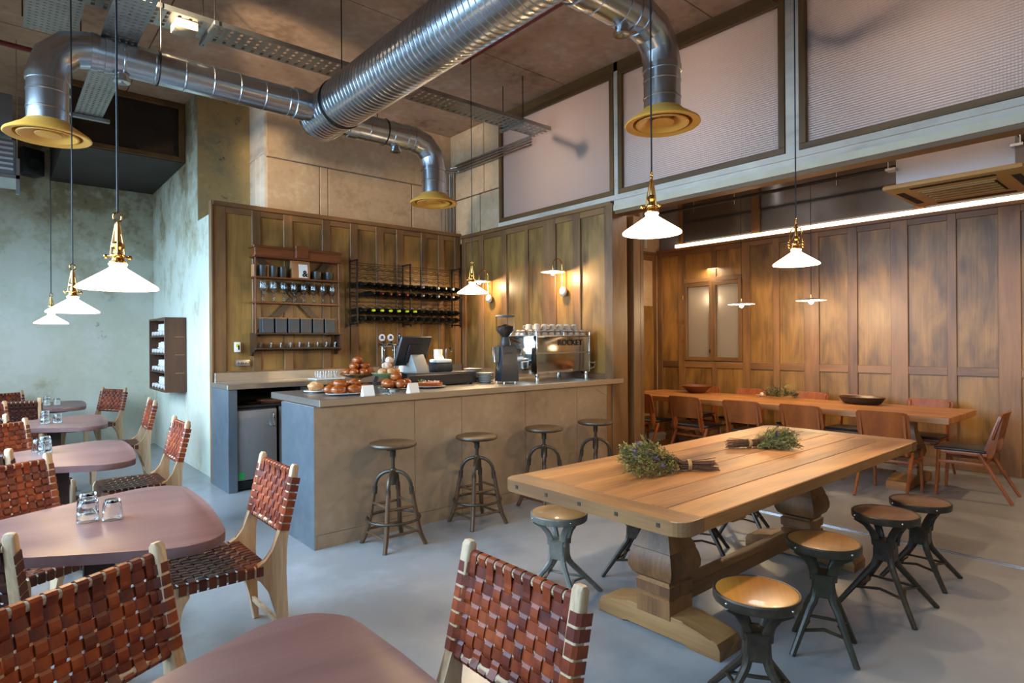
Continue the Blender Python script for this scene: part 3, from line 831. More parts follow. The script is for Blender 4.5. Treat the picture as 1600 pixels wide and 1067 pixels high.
MB().lathe([(0.0, 0.0), (0.07, 0.0), (0.075, 0.02), (0.075, 0.24), (0.0, 0.24)], 24, TR(0.46, 4.55, 3.98, rx=PI / 2, rz=0.3)).ob('housing', 'acwhite', t)
MB().box(0.45, 4.40, 3.98, 0.48, 4.44, 4.5).ob('mount', 'acwhite', t)
l = D.lights.new('spot_light', 'SPOT'); l.energy = 380; l.color = (1.0, 0.80, 0.56); l.spot_size = math.radians(46); l.spot_blend = 0.4; l.shadow_soft_size = 0.04
lo = D.objects.new('spot_light', l); COL.objects.link(lo); lo.parent = t; lo.location = (0.50, 4.62, 3.99)
lo.rotation_euler = (Vector((3.7, 7.25, 3.75)) - Vector((0.50, 4.62, 3.99))).to_track_quat('-Z', 'Y').to_euler()
tag(MB().tube([(3.70, 5.05, 4.40), (3.70, -2.4, 4.40)], 0.024, 10).tube([(3.70, 5.03, 4.42), (3.70, 5.03, 4.5)], 0.012, 6).ob('sprinkler_pipe', 'red'), 'dark red sprinkler pipe under the ceiling beside the big duct', 'pipe')
t2 = MB().tube([(5.0, 2.36, 4.36), (4.2, 2.5, 4.44)], 0.024, 10).tube([(4.2, 2.5, 4.44), (4.2, 2.5, 4.5)], 0.012, 6)
tag(t2.ob('sprinkler_pipe', 'red'), 'short red pipe end at the top of the middle frosted window', 'pipe')
tag(MB().tube([(0.3, 7.3, 4.30), (-1.5, 7.2, 4.30)], 0.024, 10).tube([(-0.5, 7.25, 4.32), (-0.5, 7.25, 4.5)], 0.012, 6).ob('sprinkler_pipe', 'red'), 'dark red pipe at the left edge behind the wide cable tray', 'pipe')
# things standing close behind the frosted panes show as blurred shadows through them
t = thing('mezzanine_fan', 'blurred dark round shape behind the left frosted window', 'fan', (5.19, 4.70, 3.70))
MB().lathe([(0.0, -0.02), (0.085, -0.02), (0.09, 0.0), (0.085, 0.02), (0.0, 0.02)], 24, Matrix.Rotation(PI / 2, 4, 'Y')).ob('housing', 'black', t)
MB().box(-0.02, 0.0, -0.03, 0.02, 0.44, 0.03, M=TR(0.0, 0.06, 0.03, rx=0.52)).tube([(0.0, 0.43, 0.24), (0.75, 0.43, 0.27), (0.78, 0.43, 0.79)], 0.02, 8).ob('arm', 'acwhite', t, smooth=False)
t = MB().tube([(5.185, 2.19, 4.10), (5.19, 2.06, 3.93), (5.20, 1.85, 3.86), (5.30, 1.5, 3.92), (5.5, 1.0, 4.02)], 0.05, 12).tube([(5.5, 1.0, 4.02), (5.5, 1.0, 4.49)], 0.012, 6)
tag(t.ob('mezzanine_pipe', 'redbright'), 'blurred red pipe behind the right frosted window', 'pipe')
# conduits climbing the corner and turning along the window wall
for k, x in enumerate((4.83, 4.90, 4.97, 5.04)):
    zt = 3.93 + 0.03 * (3 - k)
    zz = 3.93 + 0.035 * k
    c = MB().tube([(x, 7.12, 3.05), (x, 7.12, zz - 0.05), (x + 0.01, 7.09, zz - 0.012), (5.045, 7.02, zz), (5.045, 5.45, zz)], 0.013, 8)
    tag(c.ob('conduit', 'galv'), 'grey conduit pipe climbing the corner beside the small diffuser', 'pipe', 'conduit pipes in the corner')
tag(MB().tube([(5.045, 7.2, 3.05), (5.045, 7.2, 3.9)], 0.013, 8).ob('conduit', 'galv'), 'grey conduit pipe climbing the corner beside the small diffuser', 'pipe', 'conduit pipes in the corner')
t = thing('black_pipe', 'thin black pipe on hangers in front of the far high glass', 'pipe')
MB().tube([(7.9, 5.8, 3.485), (7.9, -2.5, 3.485)], 0.022, 10).ob('tube', 'black', t)
b = MB()
for y in (5.0, 4.35, 3.0, 1.7, 0.4):
    b.tube([(7.9, y, 3.40), (7.9, y, H)], 0.006, 6)
b.ob('hanger_rod', 'galv', t)
for x0, lab in ((7.75, 'white upright pipe in the far corner left of the light strip'), (7.85, 'second upright pipe in the far corner left of the light strip')):
    tag(MB().tube([(x0, 5.85, 2.96), (x0, 5.85, H)], 0.03, 10).ob('riser_pipe', 'acwhite'), lab, 'pipe')

# ceiling cassette in the far room
t = thing('air_conditioner', 'ceiling air conditioner with beige vent panel at the right edge', 'air conditioner', (6.55, 1.42, 2.82))
MB().box(-0.38, -0.42, 0.045, 0.42, 0.42, 0.31, 0.01).ob('casing', 'acwhite', t)
b = MB().box(-0.52, -0.49, 0.0, 0.52, 0.49, 0.045, 0.02)
b.ob('vent_panel', 'acpanel', t)
MB().box(-0.245, -0.27, -0.003, 0.245, 0.27, 0.002).ob('slat_gap_shade', 'dark', t, smooth=False)  # near-black plate that paints the shaded gaps between the slats
b = MB()
for k in range(5):
    b.box(-0.235 + k * 0.105, -0.26, -0.016, -0.185 + k * 0.105, 0.26, -0.0045, 0.003, 1)
b.box(-0.27, -0.28, -0.008, -0.25, 0.28, 0.003).box(0.25, -0.28, -0.008, 0.27, 0.28, 0.003)
b.ob('grille', 'acpanel', t)
b = MB().box(-0.44, -0.3, -0.003, -0.38, 0.3, 0.002).box(0.38, -0.3, -0.003, 0.44, 0.3, 0.002).box(-0.3, -0.44, -0.003, 0.3, -0.38, 0.002).box(-0.3, 0.38, -0.003, 0.3, 0.44, 0.002)
b.ob('air_slot', 'dark', t)
for sx in (-1, 1):
    for sy in (-1, 1):
        b = MB().tube([(sx * 0.44, sy * 0.46, 0.2), (sx * 0.44, sy * 0.46, 1.68)], 0.006, 6)
        b.box(sx * 0.36, sy * 0.40, 0.19, sx * 0.46, sy * 0.48, 0.21)
        b.ob('hanger_rod', 'galv', t)
MB().tube([(0.43, -0.2, 0.2), (0.75, -0.2, 0.22), (0.8, -0.2, 0.3), (0.8, -0.2, 1.6)], 0.02, 8).ob('copper_pipe', 'brass', t)
# units at the left edge
t = thing('speaker', 'black wall speaker high in the far left corner', 'speaker', (0.36, 10.22, 3.92), 0.5)
MB().box(-0.13, -0.12, -0.17, 0.13, 0.10, 0.17, 0.015).ob('cabinet', 'black', t)
MB().lathe([(0.0, 0.0), (0.05, 0.004), (0.085, 0.012), (0.09, 0.0)], 20, TR(0, -0.125, -0.04, rx=PI / 2)).ob('cone', 'rubber', t)
MB().box(-0.02, 0.10, -0.03, 0.02, 0.24, 0.03).ob('bracket', 'blackmetal', t)
t = thing('fan_unit', 'grey louvred unit at the left edge below the left duct', 'fan unit', (-0.02, 7.85, 3.32))
MB().box(-0.28, -0.25, 0.30, 0.17, 0.25, 0.62, 0.01).ob('upper_casing', 'greybox', t)
MB().box(-0.28, -0.25, -0.16, 0.19, 0.25, 0.18, 0.01).ob('casing', 'greybox', t)
b = MB()
for k in range(6):
    b.box(-0.26, -0.262, -0.12 + k * 0.05, 0.17, -0.25, -0.10 + k * 0.05)
b.ob('louvre', 'acwhite', t)
MB().box(-0.3, -0.27, -0.20, 0.22, 0.27, -0.165).box(0.19, -0.27, -0.35, 0.22, -0.24, 0.0).tube([(0.2, -0.2, -0.2), (0.2, -0.2, 1.18)], 0.006, 6).tube([(0.0, 0, 0.18), (0.0, 0, 0.31)], 0.05, 8).ob('hanger', 'galv', t)

# ---------------------------------------------------------------- lamps
def pendant(x, y, z, label, group=None, cordtop=H, arms=False, power=17):
    """z: rim of the shade"""
    t = thing('pendant_lamp', label, 'lamp', (x, y, z), 0.4, group)
    sh = MB().lathe([(0.150, 0.0), (0.1505, 0.006), (0.143, 0.014), (0.036, 0.086), (0.030, 0.094), (0.036, 0.104), (0.032, 0.110), (0.026, 0.108), (0.026, 0.092), (0.139, 0.012), (0.1475, 0.004)], 48, caps=False)
    sh.ob('shade', 'opal', t)
    MB().ball((0, 0, 0.03), 0.018).ob('bulb', 'bulb', t)
    MB().lathe([(0.0, 0.104), (0.033, 0.104), (0.034, 0.114), (0.026, 0.118), (0.022, 0.130), (0.030, 0.136), (0.030, 0.142), (0.018, 0.150), (0.016, 0.165), (0.024, 0.176), (0.022, 0.190), (0.012, 0.200), (0.010, 0.255), (0.006, 0.285), (0.0, 0.287)], 20).ob('gallery', 'brass', t)
    b = MB()
    for k in range(3):
        a = 2 * PI * k / 3
        c, s = math.cos(a), math.sin(a)
        b.tube([(0.03 * c, 0.03 * s, 0.138), (0.046 * c, 0.046 * s, 0.138)], 0.005, 8)
        b.ball((0.05 * c, 0.05 * s, 0.138), 0.010, seg=8, rings=6)
        if arms:
            b.ball((0.05 * c, 0.05 * s, 0.155), 0.008, seg=8, rings=6).ball((0.05 * c, 0.05 * s, 0.12), 0.008, seg=8, rings=6)
            b.tube([(0.046 * c, 0.046 * s, 0.15), (0.044 * c, 0.044 * s, 0.22), (0.03 * c, 0.03 * s, 0.245), (0.005 * c, 0.005 * s, 0.262)], 0.004, 6)
        else:
            b.tube([(0.03 * c, 0.03 * s, 0.14), (0.026 * c, 0.026 * s, 0.18), (0.008 * c, 0.008 * s, 0.275)], 0.0035, 6)
    b.ob('thumbscrew', 'brass', t)
    MB().tube([(0.017 * math.cos(a), 0, 0.303 + 0.02 * math.sin(a)) for a in [2 * PI * k / 18 for k in range(18)]], 0.004, 6, True).ob('hook', 'brass', t)
    MB().tube([(0, 0, 0.32), (0, 0, cordtop - z)], 0.0042, 6).ob('cord', 'cord', t)
    MB().lathe([(0.0, 0), (0.05, 0), (0.05, -0.02), (0.02, -0.03), (0.0, -0.03)], 20, TR(0, 0, cordtop - z)).ob('ceiling_rose', 'brass', t)
    plight('lamp_light', (0, 0, -0.012), power, WARM, t, 0.03)
    return t
pendant(0.40, 3.02, 1.735, 'brass pendant lamp with white cone shade, nearest of the three on the left')
pendant(0.40, 4.95, 1.714, 'brass pendant lamp with white cone shade, middle of the three on the left')
pendant(0.46, 8.0, 1.725, 'brass pendant lamp with white cone shade, farthest of the three on the left')
pendant(2.585, 1.882, 2.053, 'brass pendant lamp with white cone shade hanging below the right yellow diffuser', power=40)
pendant(4.20, 1.86, 2.015, 'brass pendant lamp with arched yoke over the far end of the pine table', arms=True, power=44)
pendant(3.62, 4.80, 1.985, 'brass pendant lamp with white cone shade hanging over the bar counter', power=34)
for (y, lab) in ((0.55, 'added flat white pendant lamp, unseen to the right, warming the far room panelling'), (3.88, 'flat white pendant lamp in the far room, in front of the sash window'), (3.02, 'flat white pendant lamp in the far room, to the right of the sash window')):  # the first is an unseen lamp added to warm the far wall
    t = thing('disc_pendant', lab, 'lamp', (7.2, y, 1.95))
    MB().lathe([(0.0, 0.035), (0.02, 0.034), (0.16, 0.006), (0.165, 0.0), (0.155, 0.0), (0.0, 0.022)], 40, caps=False).ob('shade', 'china', t)
    MB().ball((0, 0, -0.012), 0.028).ob('bulb', 'bulb', t)
    MB().lathe([(0.012, 0.03), (0.012, 0.07), (0.0, 0.075)], 12).ob('holder', 'brass', t)
    MB().tube([(0, 0, 0.07), (0, 0, H - 1.95)], 0.004, 6).ob('cord', 'cord', t)
    plight('lamp_light', (0, 0, -0.05), 52, WARM, t, 0.03)
for (y, lab) in ((4.93, 'wall lamp with white disc shade above the espresso machine'), (6.32, 'wall lamp with white disc shade partly behind the counter pendant')):
    t = thing('wall_lamp', lab, 'lamp', (XR, y, 2.08))
    MB().ball((-0.035, 0, 0), 0.05, (0.8, 1, 1.15)).ob('wall_boss', 'pewter', t)
    pts = [(-0.05, 0, 0.03), (-0.05, 0, 0.30)] + [(-0.05 - 0.075 + 0.075 * math.cos(a), 0, 0.30 + 0.075 * math.sin(a)) for a in [PI * k / 10 for k in range(1, 11)]] + [(-0.20, 0, 0.24)]
    MB().tube(pts, 0.0065, 8).ob('swan_neck', 'brass', t)
    MB().lathe([(0.0, 0.028), (0.02, 0.026), (0.142, 0.004), (0.147, 0.0), (0.138, -0.002), (0.0, 0.014)], 40, TR(-0.20, 0, 0.215), caps=False).ob('shade', 'china', t)
    MB().ball((-0.20, 0, 0.205), 0.026).ob('bulb', 'bulb', t)
    plight('lamp_light', (-0.20, 0, 0.17), 21, WARM, t, 0.03)
# another wall lamp round the corner in the far room lights its end wall
t = thing('wall_lamp', 'wall lamp hidden behind the thick panelled wall lighting the far corner', 'lamp', (7.05, YE - 0.03, 2.06))
MB().ball((0, -0.035, 0), 0.05, (1, 0.8, 1.15)).ob('wall_boss', 'pewter', t)
MB().tube([(0, -0.05, 0.03), (0, -0.05, 0.30)] + [(0, -0.05 - 0.075 + 0.075 * math.cos(a), 0.30 + 0.075 * math.sin(a)) for a in [PI * k / 10 for k in range(1, 11)]] + [(0, -0.20, 0.24)], 0.0065, 8).ob('swan_neck', 'brass', t)
MB().lathe([(0.0, 0.028), (0.02, 0.026), (0.142, 0.004), (0.147, 0.0), (0.138, -0.002), (0.0, 0.014)], 40, TR(0, -0.20, 0.215), caps=False).ob('shade', 'china', t)
MB().ball((0, -0.20, 0.205), 0.026).ob('bulb', 'bulb', t)
plight('lamp_light', (0, -0.20, 0.17), 20, WARM, t, 0.03)

# ---------------------------------------------------------------- big pine trestle table
TX0, TX1, TY0, TY1, TZ = 2.06, 5.02, 1.36, 2.48, 0.77
t = thing('trestle_table', 'big pale pine trestle table with baluster legs and rounded corners', 'table', (3.54, 1.92, 0))
L2, W2 = (TX1 - TX0) / 2, (TY1 - TY0) / 2
b = MB()
n = 6
for k in range(n):
    y0 = -W2 + 2 * W2 * k / n; y1 = -W2 + 2 * W2 * (k + 1) / n
    b.box(-L2 + 0.15, y0 + 0.0016, TZ - 0.062, L2 - 0.15, y1 - 0.0016, TZ, 0.004, 1)
top = b.ob('tabletop', 'tablepine', t, smooth=False)
for s in (-1, 1):
    pl = [(0, -W2)] + [(s * (0.149 - 0.07) + s * 0.07 * math.sin(a), -W2 + 0.07 - 0.07 * math.cos(a)) for a in [PI / 2 * k / 6 for k in range(7)]] + [(s * (0.149 - 0.07) + s * 0.07 * math.cos(a), W2 - 0.07 + 0.07 * math.sin(a)) for a in [PI / 2 * k / 6 for k in range(7)]] + [(0, W2)]
    MB().prism(pl, TZ - 0.062, TZ, TR(s * (L2 - 0.149), 0, 0), 0.004).ob('end_board', 'tablepiney', t, smooth=False)
    for k in range(5):
        y = -W2 + 0.12 + (2 * W2 - 0.24) * k / 4
        MB().cbox(s * L2, y, TZ - 0.028, 0.006, 0.017, 0.017).ob('peg', 'peg', t, smooth=False)
prof = [(0.100, 0.10), (0.100, 0.188), (0.090, 0.194), (0.090, 0.206), (0.101, 0.212), (0.103, 0.262), (0.092, 0.272), (0.092, 0.280), (0.118, 0.300), (0.132, 0.335), (0.133, 0.365), (0.124, 0.405), (0.113, 0.432), (0.115, 0.436), (0.098, 0.475), (0.080, 0.525), (0.068, 0.575), (0.064, 0.63), (0.070, 0.708)]
q2 = math.sqrt(2)
fpoly = [(-0.36, 0.0), (-0.36, 0.075), (-0.345, 0.105), (-0.31, 0.118), (-0.25, 0.122), (-0.20, 0.145), (0.20, 0.145), (0.25, 0.122), (0.31, 0.118), (0.345, 0.105), (0.36, 0.075), (0.36, 0.0), (0.20, 0.0), (0.18, 0.022), (-0.18, 0.022), (-0.20, 0.0)]
fpoly = [(-0.37, 0.0), (-0.37, 0.05), (-0.355, 0.078), (-0.325, 0.09), (-0.26, 0.095), (-0.17, 0.122), (0.17, 0.122), (0.26, 0.095), (0.325, 0.09), (0.355, 0.078), (0.37, 0.05), (0.37, 0.0), (0.20, 0.0), (0.175, 0.02), (-0.175, 0.02), (-0.20, 0.0)]
for x in (-0.90, 0.72):
    p = MB().lathe([(r * q2, z) for r, z in prof], 4, TR(x, -0.06, 0.0), PI / 4).ob('baluster', 'trestle', t, smooth=True, angle=25)
    MB().prism([(y, z) for y, z in fpoly], -0.095, 0.095, Matrix.Translation((x, -0.06, 0)) @ Matrix(((0, 0, 1, 0), (1, 0, 0, 0), (0, 1, 0, 0), (0, 0, 0, 1))), 0.006).ob('foot', 'trestley', t, smooth=True, angle=25)
    MB().box(x - 0.06, -0.48, TZ - 0.115, x + 0.06, 0.40, TZ - 0.063, 0.004).ob('cross_bearer', 'trestley', t, smooth=False)
MB().box(-0.81, -0.115, 0.124, 0.63, -0.005, 0.20, 0.006).ob('stretcher', 'trestlex', t, smooth=False)

# ---------------------------------------------------------------- far oak table with seven places
t = thing('dining_table', 'long oak plank dining table in the far room along the panelled wall', 'table', (7.17, 3.45, 0))
b = MB()
for k in range(5):
    x0 = -0.50 + k * 0.2
    b.box(x0 + 0.001, -1.88, 0.70, x0 + 0.199, 1.95, 0.762, 0.003, 1)
b.ob('tabletop', 'fartable', t, smooth=False)
for y in (-1.42, 1.41):
    MB().lathe([(r * q2 * 0.9, z * 0.97) for r, z in prof], 4, TR(0, y, 0.0), PI / 4).ob('baluster', 'fartable', t, angle=25)
    MB().prism([(x_ * 1.05, z) for x_, z in fpoly], -0.10, 0.10, Matrix.Translation((0, y, 0)) @ Matrix(((1, 0, 0, 0), (0, 0, -1, 0), (0, 1, 0, 0), (0, 0, 0, 1))), 0.005).ob('foot', 'fartable', t, angle=25)
MB().box(-0.05, -1.36, 0.124, 0.05, 1.36, 0.19, 0.005).ob('stretcher', 'fartable', t, smooth=False)

def teak_chair(label, x, y, rz, group=None):
    t = thing('dining_chair', label, 'chair', (x, y, 0), rz, group)
    for s in (-1, 1):
        M = Matrix(((0, 0, 1, 0), (1, 0, 0, 0), (0, 1, 0, 0), (0, 0, 0, 1)))
        pl = [(-0.175, 0.395), (-0.145, 0.44), (-0.205, 0.62), (-0.262, 0.79), (-0.285, 0.80), (-0.298, 0.785), (-0.265, 0.62), (-0.235, 0.46), (-0.215, 0.40)]
        MB().prism(pl, -0.011, 0.011, Matrix.Translation((s * 0.185, 0, 0)) @ M, 0.003).ob('back_post', 'farchair', t, angle=30)
        MB().tube([(s * 0.205, -0.12, 0.43), (s * 0.215, -0.36, 0.0)], [0.019, 0.013], 8).ob('leg', 'farchair', t)
        MB().tube([(s * 0.20, 0.19, 0.435), (s * 0.205, 0.215, 0.0)], [0.018, 0.013], 8).ob('leg', 'farchair', t)
        MB().box(s * 0.205 - 0.01, -0.16, 0.315, s * 0.205 + 0.01, 0.205, 0.345, 0.003).ob('side_rail', 'farchair', t)
    b = MB()
    rows, cols = 7, 12
    def bp(u, v, off):
        a = (u - 0.5) * 2
        h = 0.56 + 0.255 * v
        yb = -0.205 - 0.235 * (h - 0.56) - 0.02
        cx = a * 0.222
        rr = 0.028
        return Vector((cx, yb - 0.030 * (1 - a * a) + off, h))
    pts = []
    outline = [(-0.222, 0.59)] + [(-0.222 + 0.03 - 0.03 * math.cos(a), 0.785 + 0.03 * math.sin(a)) for a in (0.3, 0.8, 1.3)] + [(-0.1, 0.818), (0.0, 0.82), (0.1, 0.818)] + [(0.222 - 0.03 + 0.03 * math.sin(a), 0.785 + 0.03 * math.cos(a)) for a in (0.3, 0.8, 1.3)] + [(0.222, 0.59), (0.20, 0.565), (0.1, 0.56), (0.0, 0.56), (-0.1, 0.56), (-0.20, 0.565)]
    xs = [-0.222, -0.208, -0.19, -0.14, -0.08, 0, 0.08, 0.14, 0.19, 0.208, 0.222]
    top_ = [0.785, 0.808, 0.816, 0.819, 0.82, 0.82, 0.82, 0.819, 0.816, 0.808, 0.785]
    bot_ = [0.60, 0.575, 0.565, 0.56, 0.56, 0.56, 0.56, 0.56, 0.565, 0.575, 0.60]
    rings = []
    for x_, zt, zb in zip(xs, top_, bot_):
        a = x_ / 0.222
        ring = []
        for side in (0.008, -0.008):
            zs = [zb + (zt - zb) * k / 4 for k in range(5)]
            if side < 0: zs.reverse()
            for z in zs:
                ring.append((x_, -0.212 - 0.30 * (z - 0.56) - 0.028 * (1 - a * a) + side, z))
        rings.append(ring)
    b.rings(rings).ob('backrest', 'farchair', t, angle=40)
    MB().box(-0.205, -0.18, 0.405, 0.205, 0.215, 0.437, 0.006).ob('seat_frame', 'farchair', t)
    MB().box(-0.212, -0.17, 0.437, 0.212, 0.228, 0.462, 0.011, 3).ob('seat_pad', 'pad', t)
    MB().box(-0.20, -0.155, 0.32, 0.20, -0.137, 0.345, 0.003).ob('back_rail', 'farchair', t)
    return t
near = ['teak chair on the near side of the far table, beside the wall end', 'teak chair on the near side of the far table, before the first bowl', 'teak dining chair on the near side of the far table, third from the wall end', 'teak dining chair on the near side of the far table, in front of the greenery', 'teak dining chair on the near side of the far table, nearest its right end']
fc = None
G = 'teak chairs round the far table'
for k, y in enumerate((4.86, 4.16, 3.44, 2.78, 2.03)):
    rz = -PI / 2
    if fc is None:
        fc = teak_chair(near[k], 6.62, y, rz, G)
    else:
        dup(fc, (6.62 + (0.02 if k == 3 else 0), y, 0), rz + (0.03, -0.02, 0.02, -0.04, 0.03)[k], near[k], G)
far = ['teak dining chair on the wall side of the far table, behind the first bowl', 'teak dining chair on the wall side of the far table, left of the greenery', 'teak dining chair on the wall side of the far table, half hidden by the greenery', 'teak dining chair on the wall side of the far table, behind the dark oval bowl', 'teak dining chair on the wall side of the far table, nearest its right end']
for k, y in enumerate((4.86, 4.16, 3.36, 2.78, 2.06)):
    dup(fc, (7.69, y, 0), PI / 2, far[k], G)
dup(fc, (7.08, 1.52, 0), 0.04, 'teak dining chair with black seat at the right end of the far table', G)
# bowls and greenery
t = thing('wooden_bowl', 'wide brown wooden bowl on the left end of the far table', 'bowl', (7.50, 4.72, 0.762))
MB().lathe([(0.0, 0.0), (0.10, 0.0), (0.115, 0.012), (0.20, 0.085), (0.218, 0.10), (0.21, 0.104), (0.19, 0.085), (0.10, 0.02), (0.0, 0.016)], 40).ob('bowl_body', 'bowl', t)
t = thing('wooden_bowl', 'dark oval wooden bowl on the right half of the far table', 'bowl', (7.46, 2.58, 0.762), 1.55)
M = Matrix.Diagonal((1.18, 0.72, 1, 1))
MB().lathe([(0.0, 0.0), (0.14, 0.0), (0.165, 0.012), (0.20, 0.07), (0.208, 0.08), (0.20, 0.083), (0.185, 0.07), (0.14, 0.02), (0.0, 0.016)], 40, M).ob('bowl_body', 'bowldark', t)

def leaf(bm, p, d, ln, wd, rnd):
    d = Vector(d).normalized()
    s = d.orthogonal().normalized()
    s = Matrix.Rotation(rnd.uniform(0, 2 * PI), 3, d) @ s
    p = Vector(p)
    mid = p + d * ln * 0.55 + Vector((0, 0, rnd.uniform(-0.1, 0.05) * ln))
    tip = p + d * ln + Vector((0, 0, rnd.uniform(-0.25, 0.05) * ln))
    a = bm.verts.new(p); b_ = bm.verts.new(mid + s * wd); c = bm.verts.new(tip); e = bm.verts.new(mid - s * wd)
    bm.faces.new((a, b_, c, e))
def herb_bundle(label, x, y, z, rz, seed, L=0.36, W=0.19, Hh=0.14):
    """tied bunch lying on the table: twigs towards +x, foliage towards -x"""
    rnd = random.Random(seed)
    t = thing('herb_bundle', label, 'dried herbs', (x, y, z), rz, 'herb bundles on the pine table')
    st = MB()
    for k in range(46):
        a = rnd.uniform(0, 2 * PI); r = 0.024 * math.sqrt(rnd.random())
        c = Vector((0, r * math.cos(a), 0.03 + r * math.sin(a)))
        sp = rnd.uniform(1.2, 2.1)
        e = Vector((rnd.uniform(0.12, 0.17), r * math.cos(a) * sp + rnd.uniform(-.008, .008), max(0.004, 0.026 + r * math.sin(a) * sp)))
        st.tube([c - Vector((0.05, 0, 0)), c, e], rnd.uniform(0.0016, 0.003), 5)
    for k in range(30):
        a = rnd.uniform(-0.6, 0.6)
        f = Vector((-rnd.uniform(0.12, 0.25), math.sin(a) * W * 0.8, 0.03 + rnd.uniform(0, 0.06)))
        st.tube([(0, 0, 0.03), f * 0.5 + Vector((0, 0, 0.03)), f], 0.0016, 4)
    st.ob('twigs', 'twig', t)
    b = MB()
    for k in range(5):
        b.torus((0, 0, 0), 0.029, 0.0028, 20, 5, TR(-0.006 + k * 0.004, 0, 0.031, ry=PI / 2))
    b.ob('twine', 'twine', t)
    meshes = {'fol1': MB(), 'fol2': MB(), 'fol3': MB()}
    for k in range(330):
        u = rnd.random() ** 0.8
        a = rnd.uniform(-1, 1)
        px = -0.03 - u * L * 0.86
        spread = min(1.0, 0.25 + 1.25 * u)
        py = a * W * spread * (1 - 0.25 * u * u)
        top = (Hh * spread) * math.sqrt(max(0, 1 - a * a)) * (1.05 - 0.35 * u)
        pz = max(0.006, rnd.random() ** 0.55 * top)
        c = Vector((px, py, pz))
        d = Vector((-0.8 + rnd.uniform(-.4, .4), a * 0.9 + rnd.uniform(-.5, .5), rnd.uniform(-0.25, 0.85)))
        key = rnd.choices(['fol1', 'fol2', 'fol3'], [0.42, 0.30, 0.28])[0]
        bm = meshes[key].bm
        ln = rnd.uniform(0.05, 0.085)
        d.normalize()
        for j in range(22):
            f = j / 22
            q = c + d * ln * f
            dd = d + Vector((rnd.uniform(-1, 1), rnd.uniform(-1, 1), rnd.uniform(-0.6, 1))) * 0.85
            if q.z > 0.004:
                leaf(bm, q, dd, rnd.uniform(0.012, 0.024), rnd.uniform(0.0016, 0.0034), rnd)
    for k in range(6):
        u = rnd.uniform(0.45, 1.0); a = rnd.uniform(-0.9, 0.9)
        c = Vector((-0.05 - u * L * 0.8, a * W * 0.9, max(0.02, Hh * (0.35 + 0.6 * (1 - abs(a))) * rnd.uniform(0.6, 1))))
        f = MB().ball(c, rnd.uniform(0.009, 0.014), seg=8, rings=6)
        for j in range(40):
            d_ = Vector((rnd.uniform(-1, 1), rnd.uniform(-1, 1), rnd.uniform(-.4, 1)))
            leaf(f.bm, c + d_.normalized() * 0.004, d_, 0.024, 0.0016, rnd)
        for v in f.bm.verts:
            v.co.z = max(v.co.z, 0.003)
        f.ob('thistle_flower', 'thistle', t, smooth=False)
    for key, nm in (('fol1', 'foliage'), ('fol2', 'foliage'), ('fol3', 'foliage')):
        b = meshes[key]
        for v in b.bm.verts:
            if v.co.z < 0.003: v.co.z = 0.003
        me = D.meshes.new(nm); b.bm.to_mesh(me); b.bm.free(); me.materials.append(MT[key])
        o = D.objects.new(nm, me); COL.objects.link(o); o.parent = t
    return t
herb_bundle('dried herb bundle lying at the near end of the pine table, twigs pointing right', 2.94, 1.905, 0.772, -0.72, 3, 0.34, 0.17, 0.165)
herb_bundle('dried herb bundle lying at the far end of the pine table, twigs pointing left', 3.86, 2.03, 0.772, 2.5, 11, 0.26, 0.12, 0.12)
t = thing('greenery', 'bunch of green fir sprigs in the middle of the far table', 'greenery', (7.52, 3.53, 0.762))
rnd = random.Random(5)
b = MB(); b2 = MB()
for k in range(90):
    a = rnd.uniform(0, 2 * PI); r = math.sqrt(rnd.random())
    c = Vector((r * 0.11 * math.cos(a), r * 0.20 * math.sin(a), rnd.uniform(0.01, 0.13) * (1.1 - r * 0.6)))
    d = Vector((math.cos(a) * r, math.sin(a) * r, rnd.uniform(0.0, 0.8))).normalized()
    for j in range(16):
        leaf((b if k % 3 else b2).bm, c + d * 0.06 * j / 16, d + Vector((rnd.uniform(-1, 1), rnd.uniform(-1, 1), rnd.uniform(-.3, 1))), 0.035, 0.003, rnd)
for q in (b, b2):
    for v in q.bm.verts: v.co.z = max(v.co.z, 0.003)
b.ob('foliage', 'fol3', t, smooth=False); b2.ob('foliage', 'fol1', t, smooth=False)
b = MB().ball((0, 0.25, 0.03), 0.028).tube([(0, 0.2, 0.02), (0.02, 0.34, 0.02)], 0.004, 5)
b.ob('seed_head', 'sugar', t)
b = MB()
for j in range(50):
    leaf(b.bm, (0, -0.02 - j * 0.0025, 0.14 + j * 0.0008), (rnd.uniform(-.3, .3), -1, rnd.uniform(-.2, .6)), 0.06, 0.003, rnd)
b.ob('pale_frond', 'fol2', t, smooth=False)

